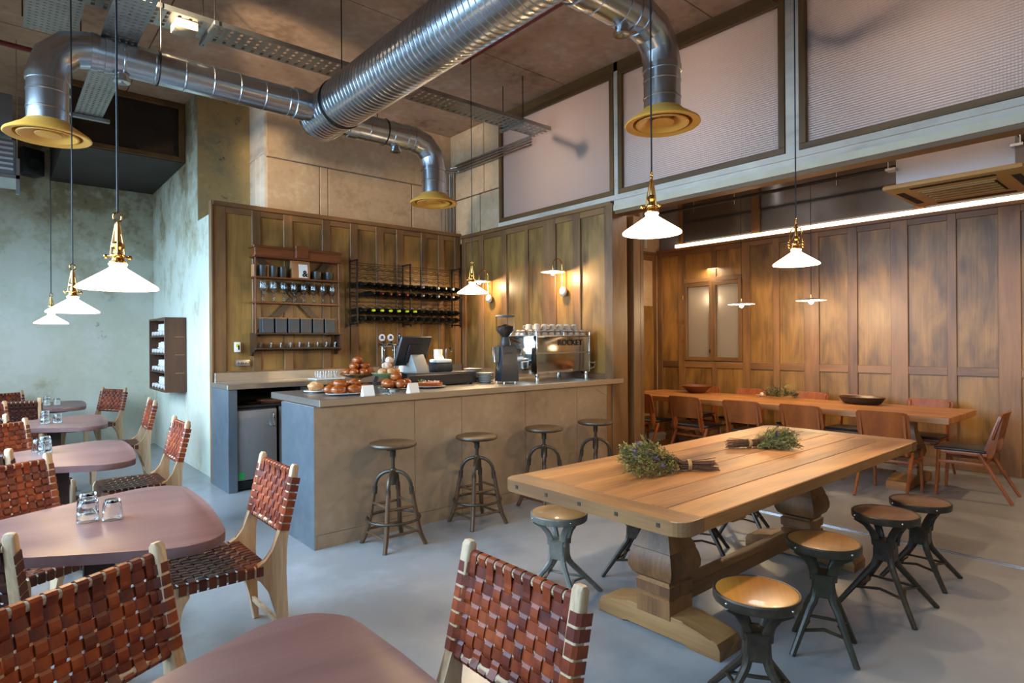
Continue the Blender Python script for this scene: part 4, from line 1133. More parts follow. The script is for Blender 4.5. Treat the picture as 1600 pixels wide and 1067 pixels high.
# ---------------------------------------------------------------- turned bar stools
def bar_stool(label, x, y, h, rz):
    t = thing('bar_stool', label, 'stool', (x, y, 0), rz, 'bar stools along the counter')
    MB().lathe([(0.0, h - 0.034), (0.155, h - 0.034), (0.172, h - 0.026), (0.176, h - 0.016), (0.172, h - 0.004), (0.155, h), (0.09, h - 0.005), (0.0, h - 0.006)], 40).ob('seat', 'stoolwood', t)
    hh = 0.55
    MB().lathe([(0.0, h - 0.04), (0.10, h - 0.04), (0.10, h - 0.034), (0.0, h - 0.034)], 24).box(-0.12, -0.014, h - 0.046, 0.12, 0.014, h - 0.036).box(-0.014, -0.12, h - 0.046, 0.014, 0.12, h - 0.036).lathe([(0.02, h - 0.11), (0.022, h - 0.10), (0.022, h - 0.04)], 14).ob('seat_plate', 'iron', t)
    zs = [0.47 + k * 0.006 for k in range(int((h - 0.1 - 0.47) / 0.006))]
    MB().lathe([(0.0125 + (0.0022 if k % 2 else 0), z) for k, z in enumerate(zs)], 12).ob('screw', 'iron', t, angle=60)
    b = MB().lathe([(0.0, 0.44), (0.024, 0.44), (0.028, 0.46), (0.028, 0.54), (0.022, 0.56), (0.0, 0.56)], 16)
    for k in range(4):
        a = PI / 2 * k
        c, s = math.cos(a), math.sin(a)
        pts = [(0.02 + 0.115 * math.sin(u), 0.425 + 0.115 * math.cos(u) + 0.0) for u in [PI / 2 * q / 7 for q in range(8)]]
        b.tube([(c * r, s * r, z) for r, z in pts] + [(c * 0.139, s * 0.139, 0.385)], 0.014, 8)
        b.tube([(c * 0.136, s * 0.136, 0.428), (c * 0.141, s * 0.141, 0.372)], 0.0185, 10)
    b.ob('arch_bracket', 'iron', t)
    def lr(z):
        return 0.138 + 0.075 * ((0.42 - z) / 0.42) + 0.03 * max(0, (0.16 - z) / 0.16) ** 2
    for k in range(4):
        a = PI / 2 * k
        c, s = math.cos(a), math.sin(a)
        zz = [0.42, 0.32, 0.22, 0.14, 0.08, 0.0]
        MB().tube([(c * lr(z), s * lr(z), z) for z in zz], [0.0155, 0.017, 0.0185, 0.0185, 0.018, 0.0165], 10).ob('leg', 'stoolleg', t)
        a2 = PI / 2 * (k + 1)
        for z in (0.305 if k % 2 else 0.285, 0.085 if k % 2 else 0.105):
            MB().tube([(c * lr(z), s * lr(z), z), ((c + math.cos(a2)) * lr(z) / 2, (s + math.sin(a2)) * lr(z) / 2, z), (math.cos(a2) * lr(z), math.sin(a2) * lr(z), z)], [0.009, 0.011, 0.009], 8).ob('stretcher', 'stoolleg', t)
    MB().torus((0, 0, 0.195), lr(0.195) + 0.017, 0.0105, 40, 8).ob('foot_ring', 'iron', t)
    return t
bar_stool('round wooden bar stool nearest the left end of the counter', 2.25, 3.98, 0.757, 0.80)
bar_stool('round wooden bar stool, second from the left along the counter', 3.03, 3.97, 0.728, 0.74)
bar_stool('round wooden bar stool, third from the left along the counter', 3.79, 3.96, 0.72, 0.80)
bar_stool('round wooden bar stool beside the wall end, farthest along the counter', 4.46, 3.93, 0.72, 0.70)

# ---------------------------------------------------------------- cast metal stools round the pine table
def metal_stool(label, x, y, h, rz, paint, seat, spread=0.215, R=0.165):
    t = thing('metal_stool', label, 'stool', (x, y, 0), rz, 'metal stools round the pine table')
    MB().lathe([(0.0, h - 0.012), (R - 0.012, h - 0.012), (R - 0.010, h - 0.002), (R - 0.02, h), (0.0, h + 0.001)], 48).ob('seat', seat, t)
    MB().lathe([(R - 0.012, h - 0.038), (R - 0.003, h - 0.040), (R + 0.001, h - 0.034), (R + 0.002, h - 0.006), (R - 0.002, h), (R - 0.009, h - 0.001), (R - 0.010, h - 0.014), (R - 0.012, h - 0.038)], 48, caps=False).lathe([(0.0, h - 0.02), (R - 0.008, h - 0.02), (R - 0.008, h - 0.013), (0.0, h - 0.013)], 40).ob('rim', paint, t)
    zt, zb = h - 0.155, h - 0.265
    b = MB()
    sq = lambda s: [(-s + 0.012, -s), (s - 0.012, -s), (s, -s + 0.012), (s, s - 0.012), (s - 0.012, s), (-s + 0.012, s), (-s, s - 0.012), (-s, -s + 0.012)]
    b.rings([[(px, py, zb) for px, py in sq(0.049)], [(px, py, zb + 0.004) for px, py in sq(0.052)], [(px, py, zt - 0.02) for px, py in sq(0.05)], [(px, py, zt) for px, py in sq(0.056)]])
    b.ob('body_block', paint, t, angle=30)
    bolts = MB()
    for k in range(4):
        a = PI / 2 * k + PI / 4
        c, s = math.cos(a), math.sin(a)
        pts = [(0.052, zt - 0.03), (0.056, zt + 0.01), (0.072, zt + 0.045), (0.105, zt + 0.085), (R - 0.022, h - 0.045), (R - 0.006, h - 0.036)]
        MB().tube([(c * r, s * r, z) for r, z in pts], [0.022, 0.022, 0.020, 0.019, 0.020, 0.018], 8, flat=(1, 0.45)).ob('strut', paint, t)
        z1 = zb - 0.05
        lp = [(0.045, zb + 0.04), (0.052, zb + 0.0), (0.062, zb - 0.025), (0.082, z1)] + [(0.082 + (spread - 0.082) * f, z1 * (1 - f)) for f in (0.33, 0.66, 1.0)]
        MB().tube([(c * r, s * r, z) for r, z in lp], [0.019, 0.019, 0.018, 0.017, 0.016, 0.0145, 0.0135], 8).ob('leg', paint, t)
        bolts.ball((c * (R + 0.001), s * (R + 0.001), h - 0.02), 0.006, seg=8, rings=6)
    zbr = zb * 0.42
    rb = 0.082 + (spread - 0.082) * (1 - zbr / (zb - 0.05))
    br = MB()
    for k in range(4):
        a, a2 = PI / 2 * k + PI / 4, PI / 2 * (k + 1) + PI / 4
        p0 = Vector((math.cos(a) * rb, math.sin(a) * rb, zbr)); p1 = Vector((math.cos(a2) * rb, math.sin(a2) * rb, zbr))
        mid = (p0 + p1) * 0.5 * 0.72
        mid.z = zbr + 0.012
        br.tube([p0, p0 * 0.6 + mid * 0.4, mid, p1 * 0.6 + mid * 0.4, p1], [0.012, 0.011, 0.012, 0.011, 0.012], 6, flat=(1, 0.6))
    br.ob('brace', paint, t)
    bolts.ob('bolt', 'chrome', t)
    MB().lathe([(0.0, 0), (0.013, 0), (0.012, 0.002), (0.0, 0.003)], 16, TR(0.0525, -0.01, (zt + zb) / 2, ry=PI / 2)).ob('maker_plate', 'brass', t)
    return t
metal_stool('grey metal stool with worn wooden seat at the near left table corner', 2.50, 2.49, 0.50, 0.40, 'greypaint', 'seatmid', 0.27)
metal_stool('dark metal stool with bright orange wooden seat, nearest the camera', 2.30, 1.185, 0.50, 0.55, 'iron', 'seatorange', 0.25)
metal_stool('dark green metal stool, second from the front beside the pine table', 3.035, 1.225, 0.53, 0.384, 'greenpaint', 'seatmid', 0.19)
metal_stool('iron stool with brown seat, third from the front beside the pine table', 3.78, 1.19, 0.53, 0.0, 'iron', 'seatbrown', 0.275)
metal_stool('iron metal stool at the far right corner of the pine table', 4.40, 1.19, 0.485, 0.0, 'iron', 'seatbrown', 0.24)
metal_stool('black metal stool behind the near baluster of the pine table', 3.13, 2.42, 0.50, 0.3, 'iron', 'seatbrown', 0.235)
metal_stool('black metal stool under the far side of the pine table, middle of the three', 3.78, 2.34, 0.50, 0.5, 'iron', 'seatbrown', 0.235)
metal_stool('black metal stool under the far side of the pine table, farthest of the three', 4.47, 2.40, 0.50, 0.4, 'iron', 'seatbrown', 0.235)

# ---------------------------------------------------------------- rose coloured tables and woven leather chairs
def rounded_triangle(r, R, n=10, bow=0.0):
    pts = []
    d = 2 * (r - R)
    for k in range(3):
        a0 = PI / 3 + k * 2 * PI / 3          # corner directions: 60, 180, 300 degrees
        cx, cy = d * math.cos(a0), d * math.sin(a0)
        for j in range(n + 1):
            a = a0 - PI / 3 + 2 * PI / 3 * j / n
            pts.append((cx + R * math.cos(a), cy + R * math.sin(a)))
        if bow:
            a1 = a0 + PI / 3
            e0 = pts[-1]
            a2 = a0 + 2 * PI / 3
            cx2, cy2 = d * math.cos(a2), d * math.sin(a2)
            e1 = (cx2 + R * math.cos(a1), cy2 + R * math.sin(a1))
            for f in (0.25, 0.5, 0.75):
                w_ = bow * math.sin(PI * f)
                pts.append((e0[0] + (e1[0] - e0[0]) * f + w_ * math.cos(a1), e0[1] + (e1[1] - e0[1]) * f + w_ * math.sin(a1)))
    return pts
def rose_table(label, x, y):
    t = thing('cafe_table', label, 'table', (x, y, 0), -0.06, 'rounded triangular tables')
    MB().prism(rounded_triangle(0.41, 0.165, 12, 0.022), 0.700, 0.740, None, 0.004).ob('tabletop', 'purple', t, angle=30)
    MB().prism(rounded_triangle(0.25, 0.12, 6), 0.670, 0.6995).ob('under_plate', 'purpleedge', t, angle=30)
    MB().box(-0.055, -0.055, 0.04, 0.055, 0.055, 0.67, 0.006).ob('pedestal', 'purpleedge', t)
    b = MB()
    for k in range(3):
        a = PI / 3 + k * 2 * PI / 3
        b.box(0.0, -0.04, 0.0, 0.30, 0.04, 0.045, 0.006, M=Matrix.Rotation(a, 4, 'Z'))
    b.ob('foot', 'purpleedge', t)
    return t
TB = [(0.315, 1.105), (0.335, 3.115), (0.335, 5.17), (0.44, 7.38), (0.47, 9.54)]
tl = ['rose coloured triangular table cut off by the bottom of the photo', 'rose coloured triangular table with two tumblers in the left foreground', 'rose coloured triangular table, third from the camera', 'rose coloured triangular table, fourth from the camera', 'rose coloured triangular table farthest away by the plaster wall']
for (x, y), lab in zip(TB, tl):
    rose_table(lab, x, y)

def weave(bm, P, nu, nv, wu, wv, u_ext, v_ext, amp=0.0035, th=0.0028, u_wrap=None, v_wrap=None, both=False):
    """plain weave of flat straps over a surface P(u, v) -> (point, normal); nu straps run along v, nv straps along u"""
    us = [(i + 0.5) / nu for i in range(nu)]
    vs = [(j + 0.5) / nv for j in range(nv)]
    def ribbon(path, wdir, w_):
        rings = []
        n = len(path)
        for k, (p, nn, wd) in enumerate(path):
            a = wd * (w_ / 2); h = nn * (th / 2)
            rings.append([p - a - h, p + a - h, p + a + h, p - a + h])
        bm.rings(rings)
    e = 1e-3
    for i, u in enumerate(us):
        path = []
        seq = [(0.0 - v_ext, 0.0)]
        for j, v in enumerate(vs):
            sgn = 1 if (i + j) % 2 == 0 else -1
            seq += [(v - 0.28 / nv, sgn * 0.92), (v, sgn), (v + 0.28 / nv, sgn * 0.92)]
        seq += [(1.0 + v_ext, 0.0)]
        for v, s in seq:
            p, nn = P(u, v)
            wd = (P(u + e, v)[0] - P(u - e, v)[0]).normalized()
            path.append((p + nn * (s * amp), nn, wd))
        if v_wrap: path = v_wrap(path, u)
        ribbon(path, None, wu)
    for j, v in enumerate(vs):
        path = []
        seq = [(0.0 - u_ext, 0.0)]
        for i, u in enumerate(us):
            sgn = -1 if (i + j) % 2 == 0 else 1
            seq += [(u - 0.28 / nu, sgn * 0.92), (u, sgn), (u + 0.28 / nu, sgn * 0.92)]
        seq += [(1.0 + u_ext, 0.0)]
        for u, s in seq:
            p, nn = P(u, v)
            wd = (P(u, v + e)[0] - P(u, v - e)[0]).normalized()
            path.append((p + nn * (s * amp), nn, wd))
        if u_wrap: path = u_wrap(path, v)
        ribbon(path, None, wv)

def woven_chair(label, x, y, rz):
    t = thing('woven_chair', label, 'chair', (x, y, 0), rz, 'woven leather chairs')
    HW = 0.245
    Msd = Matrix(((0, 0, 1, 0), (1, 0, 0, 0), (0, 1, 0, 0), (0, 0, 0, 1)))   # local xy -> world y,z ; extrude along x
    back = [(-0.352, 0.885), (-0.343, 0.900), (-0.327, 0.902), (-0.317, 0.890), (-0.258, 0.60), (-0.228, 0.50), (-0.19, 0.452), (-0.13, 0.435), (-0.12, 0.395), (-0.17, 0.37), (-0.215, 0.30), (-0.25, 0.15), (-0.272, 0.0), (-0.302, 0.0), (-0.292, 0.2), (-0.285, 0.38), (-0.288, 0.50), (-0.30, 0.60)]
    front = [(0.20, 0.43), (0.225, 0.43), (0.235, 0.40), (0.232, 0.2), (0.225, 0.0), (0.203, 0.0), (0.19, 0.2), (0.175, 0.33), (0.14, 0.375), (0.14, 0.40)]
    for s in (-1, 1):
        MB().prism(back, -0.0175, 0.0175, Matrix.Translation((s * (HW - 0.0175), 0, 0)) @ Msd, 0.007).ob('back_leg', 'teak', t, angle=40)
        MB().prism(front, -0.016, 0.016, Matrix.Translation((s * (HW - 0.0175), 0, 0)) @ Msd, 0.005).ob('front_leg', 'teak', t, angle=40)
        MB().prism([(-0.15, 0.385), (-0.15, 0.43), (0.21, 0.43), (0.21, 0.392), (0.12, 0.400), (-0.05, 0.400)], -0.014, 0.014, Matrix.Translation((s * (HW - 0.0175), 0, 0)) @ Msd, 0.005).ob('side_rail', 'teak', t, angle=40)
    MB().box(-HW + 0.03, 0.185, 0.392, HW - 0.03, 0.213, 0.430, 0.006).ob('front_rail', 'teak', t)
    MB().box(-HW + 0.03, -0.20, 0.392, HW - 0.03, -0.175, 0.430, 0.006).ob('back_rail', 'teak', t)
    MB().box(-HW + 0.03, -0.008, 0.10, HW - 0.03, 0.008, 0.13, 0.004, M=TR(0, -0.27, 0)).ob('stretcher', 'teak', t)
    sl = (0.335 - 0.258) / 0.30
    for z in (0.855, 0.585):
        yc = -0.268 - (z - 0.60) * 0.235 - 0.012
        MB().tube([(-HW + 0.03, yc, z), (HW - 0.03, yc, z)], 0.0135, 10).ob('top_rail' if z > 0.7 else 'lower_rail', 'teak', t)
    # woven back between the posts, wrapped round posts and top rail
    nb = Vector((0, 1, 0.235)).normalized()
    upv = Vector((0, -0.235, 1)).normalized()
    base = Vector((0, -0.268 - (0.585 - 0.60) * 0.235 - 0.012, 0.585))
    Lb = 0.262
    def PB(u, v):
        a = (u - 0.5) * 2
        sag = -0.010 * (1 - a * a)
        p = base + Vector((a * (HW - 0.03), 0, 0)) + upv * (v * Lb) + nb * (0.012 + sag)
        return p, nb
    def wrap_u(path, v):
        z0 = base + upv * (v * Lb)
        nn = Vector((1, 0, 0)); wd = path[0][2]
        yo = 0.026
        L_ = [(z0 + Vector((-HW - 0.0045, 0, 0)) + nb * -0.02, -nn, wd), (z0 + Vector((-HW - 0.0045, 0, 0)) + nb * (yo - 0.006), -nn, wd), (z0 + Vector((-HW + 0.004, 0, 0)) + nb * (yo + 0.002), nb, wd), (z0 + Vector((-HW + 0.028, 0, 0)) + nb * (yo + 0.0015), nb, wd)]
        R_ = [(z0 + Vector((HW - 0.028, 0, 0)) + nb * (yo + 0.0015), nb, wd), (z0 + Vector((HW - 0.004, 0, 0)) + nb * (yo + 0.002), nb, wd), (z0 + Vector((HW + 0.0045, 0, 0)) + nb * (yo - 0.006), nn, wd), (z0 + Vector((HW + 0.0045, 0, 0)) + nb * -0.02, nn, wd)]
        return L_ + path[2:-2] + R_
    def wrap_v(path, u):
        x_ = path[0][0].x
        wd = Vector((1, 0, 0))
        tr = base + upv * 0.2775 + nb * -0.0; tr.x = x_
        lw = base + upv * 0.0; lw.x = x_
        r_ = 0.017
        topw = [(tr + (nb * math.cos(a) + upv * math.sin(a)) * r_, nb * math.cos(a) + upv * math.sin(a), wd) for a in (0.25, 0.8, 1.4, 2.0, 2.7, 3.3)]
        back_ = [(tr + nb * -r_ - upv * 0.05, -nb, wd)]
        botw = [(lw + nb * -r_ + upv * 0.03, -nb, wd)] + [(lw + (nb * math.cos(a) + upv * math.sin(a)) * r_, nb * math.cos(a) + upv * math.sin(a), wd) for a in (3.4, 4.0, 4.7, 5.3, 6.0)]
        return botw + path[2:-2] + topw + back_
    b = MB()
    weave(b, PB, 11, 7, 0.0295, 0.0300, 0.02, 0.02, 0.0034, 0.0028, wrap_u, wrap_v)
    b.ob('woven_back', 'leather', t, smooth=False)
    # woven seat wrapped round the four rails
    def PS(u, v):
        a, c = (u - 0.5) * 2, (v - 0.5) * 2
        return Vector((a * (HW - 0.03), 0.005 + c * 0.185, 0.438 - 0.010 * (1 - a * a) * (1 - c * c))), Vector((0, 0, 1))
    def wsu(path, v):
        y_ = path[0][0].y; wd = Vector((0, 1, 0)); zt = 0.4405
        mk = lambda s: [(Vector((s * (HW - 0.03), y_, zt)), Vector((0, 0, 1)), wd), (Vector((s * (HW - 0.006), y_, zt)), Vector((0, 0, 1)), wd), (Vector((s * (HW + 0.002), y_, zt - 0.006)), Vector((s, 0, 0)), wd), (Vector((s * (HW + 0.002), y_, 0.393)), Vector((s, 0, 0)), wd), (Vector((s * (HW - 0.02), y_, 0.388)), Vector((0, 0, -1)), wd)]
        return list(reversed(mk(-1))) + path[2:-2] + mk(1)
    def wsv(path, u):
        x_ = path[0][0].x; wd = Vector((1, 0, 0)); zt = 0.4405
        def mk(s, yr):
            return [(Vector((x_, yr - s * 0.022, zt)), Vector((0, 0, 1)), wd), (Vector((x_, yr - s * 0.002, zt)), Vector((0, 0, 1)), wd), (Vector((x_, yr + s * 0.004, zt - 0.006)), Vector((0, s, 0)), wd), (Vector((x_, yr + s * 0.004, 0.392)), Vector((0, s, 0)), wd)]
        return list(reversed(mk(-1, -0.20))) + path[2:-2] + mk(1, 0.213)
    b = MB()
    weave(b, PS, 11, 9, 0.0305, 0.0315, 0.02, 0.02, 0.0038, 0.0028, wsu, wsv)
    b.ob('woven_seat', 'leatherdark', t, smooth=False)
    return t
def facing(dx, dy): return math.atan2(dy, dx) - PI / 2
CH = [
 ('woven tan leather chair in the foreground right of the nearest table', 0.755, 1.24, facing(-1, 0)),
 ('woven leather chair in the bottom left corner, back turned across the near table', 0.34, 1.68, facing(0.5, -0.866)),
 ('woven leather chair with full side view in front of the counter corner', 0.79, 3.19, facing(-1, 0)),
 ('woven bright tan leather chair at the left edge behind the table with two tumblers', 0.19, 3.81, facing(0.5, -0.866)),
 ('dark woven chair at the left edge, pulled up to the two tumbler table', 0.005, 2.90, facing(0.5, 0.866)),
 ('woven leather chair on the right of the third table', 0.81, 5.44, facing(-1, 0)),
 ('woven tan leather chair at the left edge behind the third table', 0.16, 5.97, facing(0.5, -0.866)),
 ('dark woven chair at the left edge, seen from behind against the third table', 0.03, 4.94, facing(0.5, 0.866)),
 ('woven leather chair edge-on at the right of the fourth table', 0.985, 7.63, facing(-1, 0.05)),
 ('woven leather chair at the left edge behind the fourth table', 0.05, 8.05, facing(0.5, -0.866)),
 ('dark woven chair at the left edge, seen from behind against the fourth table', 0.04, 7.235, facing(0.5, 0.866)),
 ('woven leather chair by the plaster wall at the right of the farthest table', 0.975, 9.86, facing(-0.88, -0.47)),
 ('woven leather chair at the left edge behind the farthest table', 0.2, 9.92, facing(0.4, -0.9)),
 ('dark woven chair seen from behind against the farthest table', 0.23, 9.02, facing(0.2, 0.98)),
]
wc = None
for lab, x, y, rz in CH:
    if wc is None: wc = woven_chair(lab, x, y, rz)
    else:
        c_ = dup(wc, (x, y, 0), rz, lab, 'woven leather chairs')
        if lab.startswith('dark'): remat(c_, {'woven_back': 'leathershade'})  # same leather; the shade on these backs is put into a darker colour

# tumblers turned upside down on the tables
def tumbler(label, x, y, z, s=1.0, h=0.092, group='upturned tumblers'):
    t = MB().lathe([(0.0, h - 0.012), (0.026, h - 0.014), (0.0375, 0.02), (0.0385, 0.001), (0.040, 0.0), (0.041, 0.002), (0.041, 0.02), (0.038, 0.06), (0.031, h - 0.004), (0.027, h), (0.0, h)], 28, Matrix.Scale(s, 4), caps=False)
    o = t.ob('tumbler', 'glass'); o.location = (x, y, z)
    return tag(o, label, 'glass', group)
tz = 0.7405
tumbler('lower glass of the two stacked upturned tumblers in the left foreground', 0.302, 3.155, tz, 1.0)
tumbler('upper glass of the two stacked upturned tumblers in the left foreground', 0.302, 3.155, tz + 0.033, 0.98)
tumbler('single upturned tumbler beside the stacked pair in the left foreground', 0.385, 3.115, tz, 0.95)
tumbler('lower glass of the stacked tumblers on the third table', 0.265, 5.30, tz)
tumbler('upper glass of the stacked tumblers on the third table', 0.265, 5.30, tz + 0.033, 0.98)
tumbler('single upturned tumbler behind the stack on the third table', 0.235, 5.45, tz, 0.95)
tumbler('lower glass of the stacked tumblers on the fourth table', 0.37, 7.35, tz)
tumbler('upper glass of the stacked tumblers on the fourth table', 0.37, 7.35, tz + 0.033, 0.98)
tumbler('single upturned tumbler beside the stack on the fourth table', 0.465, 7.32, tz, 0.95)
tumbler('lower glass of the stacked tumblers on the farthest table', 0.50, 9.55, tz)
tumbler('upper glass of the stacked tumblers on the farthest table', 0.50, 9.55, tz + 0.033, 0.98)
tumbler('single upturned tumbler beside the stack on the farthest table', 0.60, 9.53, tz, 0.95)

# towel cabinet on the plaster corner wall
t = thing('napkin_cabinet', 'open walnut wall cabinet of white rolled napkins on the plaster wall', 'cabinet', (1.83, 8.855, 0.90))
MB().box(-0.245, -0.485, 0, -0.005, -0.46, 0.93, 0.003, 1).box(-0.245, 0.46, 0, -0.005, 0.485, 0.93, 0.003, 1).box(-0.245, -0.46, 0.905, -0.005, 0.46, 0.93, 0.003, 1).box(-0.245, -0.46, 0, -0.005, 0.46, 0.025, 0.003, 1).ob('carcass', 'crate', t, smooth=False)
MB().box(-0.02, -0.46, 0.025, -0.006, 0.46, 0.905).ob('back_board', 'shelfdark', t, smooth=False)
b = MB()
for k in (0.235, 0.462, 0.688):
    MB().box(-0.235, -0.46, k, -0.02, 0.46, k + 0.018).ob('shelf', 'shelfdark', t, smooth=False)
b = MB()
for z in (0.235, 0.462, 0.688):
    b.box(-0.13, -0.4855, z - 0.003, -0.03, -0.4852, z + 0.003)
b.ob('side_groove', 'kraft', t, smooth=False)
names = {0: 'bottom', 1: 'third', 2: 'second', 3: 'top'}
rnd = random.Random(4)
for r_, z0 in enumerate((0.925, 1.153, 1.380, 1.606)):
    nn_ = 3 if r_ == 0 else 6
    for k in range(nn_):
        y = 8.855 + (0.385 - 0.15 * k if r_ else 0.36 - 0.19 * k)
        hh = rnd.uniform(0.13, 0.165)
        b = MB().tube([(0, 0, 0.0), (0.006, 0.004, hh * 0.5), (0.0, 0.012, hh)], [0.040, 0.042, 0.034], 12).tube([(0.0, 0.0, hh * 0.45), (0.0, 0.002, hh * 0.55)], [0.046, 0.045], 12)
        o = b.ob('rolled_napkin', 'linen'); o.location = (1.715, y, z0 + 0.001)
        tag(o, 'white rolled napkin standing on the %s shelf of the walnut cabinet' % names[r_], 'napkin', 'napkins on the %s shelf' % names[r_])
    for k in range(5):
        o = MB().lathe([(0.0, -0.03), (0.026, -0.03), (0.028, -0.025), (0.028, 0.025), (0.026, 0.03), (0.0, 0.03)], 14, TR(0, 0, 0.0285, ry=PI / 2)).ob('napkin_roll', 'china')  # small rolled napkin lying on its side
        o.location = (1.62, 8.855 + 0.36 - 0.18 * k + 0.015, z0 + 0.001)
        o.location.x = 1.632
        tag(o, 'small round cream roll at the front of the %s cabinet shelf' % names[r_], 'napkin roll', 'cream rolls on the %s shelf' % names[r_])

# ---------------------------------------------------------------- bar counter
ZT = 1.088
t = thing('bar_counter', 'zinc clad bar counter body with a grey steel end panel', 'counter', (0, 0, 0))
b = MB()
for (x0, x1) in ((1.745, 2.585), (2.589, 3.055), (3.059, 3.795), (3.799, 4.505), (4.509, 4.97)):
    b.box(x0, YC, 0.105, x1, YC + 0.03, 1.034)
b.ob('front_panel', 'counterbody', t, smooth=False)
b = MB()
for (x0, x1) in ((1.745, 3.055), (3.059, 4.97)):
    b.box(x0, YC + 0.001, 0, x1, YC + 0.03, 0.102)
b.ob('kick_plate', 'counterbody', t, smooth=False)
MB().box(1.742, YC + 0.001, 0, 1.77, 4.86, 1.034, 0.002, 1).ob('end_panel', 'sidepanel', t, smooth=False)
MB().box(1.77, 4.80, 0.1, 5.06, 4.86, 1.034).box(1.77, YC + 0.03, 0.08, 5.06, 4.8, 0.1).ob('carcass', 'dark', t, smooth=False)
MB().prism([(4.72, 1.033), (4.97, 1.033), (4.97, 0.93), (4.93, 0.93)], YC - 0.004, YC - 0.001, Matrix(((1, 0, 0, 0), (0, 0, 1, 0), (0, 1, 0, 0), (0, 0, 0, 1)))).ob('gusset', 'counterbody', t, smooth=False)
MB().box(4.97, YC - 0.001, 0.0, 5.058, YC + 0.05, 1.034, 0.003, 1).ob('end_post', 'stile', t, smooth=False)
w_ = MB().box(1.775, 4.19, 1.035, 5.06, 5.19, ZT, 0.003, 1).box(5.055, 4.10, 1.035, 5.23, 4.195, ZT, 0.003, 1)
w_.bm.free()
w_ = MB().box(1.775, 4.19, 1.035, 5.055, 5.19, ZT, 0.003, 1).box(5.05, 4.19 - 0.0, 1.035, 5.225, 4.198, ZT, 0.002, 1)
tag(w_.ob('worktop', 'stainless', smooth=False), 'brushed steel worktop of the bar counter carrying the pastries', 'worktop')

t = thing('back_counter', 'steel back counter along the panelled wall with an end panel', 'counter', (0, 0, 0))
MB().box(1.762, 6.385, 0, 1.85, 6.985, 1.038, 0.002, 1).ob('end_panel', 'sidepanel', t, smooth=False)
MB().box(1.85, 6.9, 0.0, 5.0, 6.98, 1.038).box(2.47, 6.44, 0.1, 2.50, 6.9, 1.038).box(1.85, 6.45, 0.84, 2.47, 6.9, 0.86).ob('carcass', 'dark', t, smooth=False)
MB().box(2.29, 6.45, 0.1, 2.46, 6.48, 0.83).box(2.52, 6.45, 0.1, 3.6, 6.48, 1.03).box(3.61, 6.45, 0.1, 5.0, 6.48, 1.03).ob('door', 'fridge', t, smooth=False)
w_ = MB().box(1.75, 6.36, 1.038, 5.06, 6.985, 1.088, 0.003, 1).box(1.79, 6.955, 1.088, 5.05, 6.985, 1.185, 0.003, 1)
tag(w_.ob('worktop', 'stainless', smooth=False), 'brushed steel worktop with upstand along the back wall', 'worktop')
t = thing('fridge', 'grey steel undercounter fridge at the left end of the back counter', 'fridge', (2.055, 6.42, 0))
MB().box(-0.20, 0.03, 0.0, 0.205, 0.46, 0.83).ob('cabinet', 'black', t, smooth=False)
MB().box(-0.20, -0.01, 0.105, 0.195, 0.028, 0.815, 0.008).ob('door', 'fridge', t)
g = MB().box(-0.20, 0.0, 0.02, 0.205, 0.03, 0.095)
for k in range(30):
    g.box(-0.19 + k * 0.0075, -0.004, 0.03, -0.186 + k * 0.0075, 0.0, 0.085)
g.ob('vent_grille', 'black', t, smooth=False)
b = MB().tube([(0.155, -0.01, 0.64), (0.155, -0.04, 0.65), (0.155, -0.046, 0.68), (0.155, -0.046, 0.74), (0.155, -0.04, 0.765), (0.155, -0.01, 0.775)], 0.010, 8)
b.ob('door_handle', 'chrome', t)
MB().box(-0.19, -0.0125, 0.12, -0.135, -0.0095, 0.19).ob('sticker', 'green', t, smooth=False)
MB().box(0.06, -0.006, 0.035, 0.19, 0.0, 0.085, 0.003, 1).lathe([(0, 0), (0.014, 0), (0.012, 0.006), (0, 0.006)], 14, TR(0.12, -0.006, 0.06, rx=PI / 2)).ob('thermostat', 'matblack', t)
o = MB().lathe([(0.0, 0.0), (0.07, 0.0), (0.12, 0.03), (0.125, 0.034), (0.118, 0.034), (0.07, 0.006), (0.0, 0.006)], 28).ob('metal_dish', 'brass'); o.location = (2.05, 6.56, 0.861)
tag(o, 'shallow metal dish on the shelf above the fridge', 'dish')
o = MB().box(-0.17, -0.09, 0, 0.17, 0.09, 0.05, 0.015).ob('chopping_board', 'crate'); o.location = (2.285, 6.58, 0.861)
tag(o, 'brown wooden board on the shelf above the fridge', 'board')
# wall plates
t = thing('control_panel', 'small white control panel with a green display on the wood panelling', 'control panel', (2.03, YB - 0.025, 1.46))
MB().box(-0.03, -0.012, -0.055, 0.03, 0.024, 0.055, 0.004).ob('plate', 'paper', t)
MB().box(-0.018, -0.014, 0.0, 0.018, -0.0118, 0.035).ob('display', 'yellowfoil', t, smooth=False)
MB().box(0.002, -0.0145, -0.03, 0.018, -0.0118, 0.02).ob('button', 'ink', t, smooth=False)
t = thing('switch_plate', 'brown four gang socket plate low on the wood panelling', 'switch', (2.09, YB - 0.004, 1.285))
MB().box(-0.075, -0.008, -0.035, 0.075, 0.004, 0.035, 0.003).ob('plate', 'silverfoil', t)
b = MB()
for k in range(4):
    b.lathe([(0.0, 0), (0.009, 0), (0.007, 0.012), (0.0, 0.013)], 12, TR(-0.052 + k * 0.035, -0.008, 0, rx=PI / 2))
b.ob('toggle', 'chrome', t)

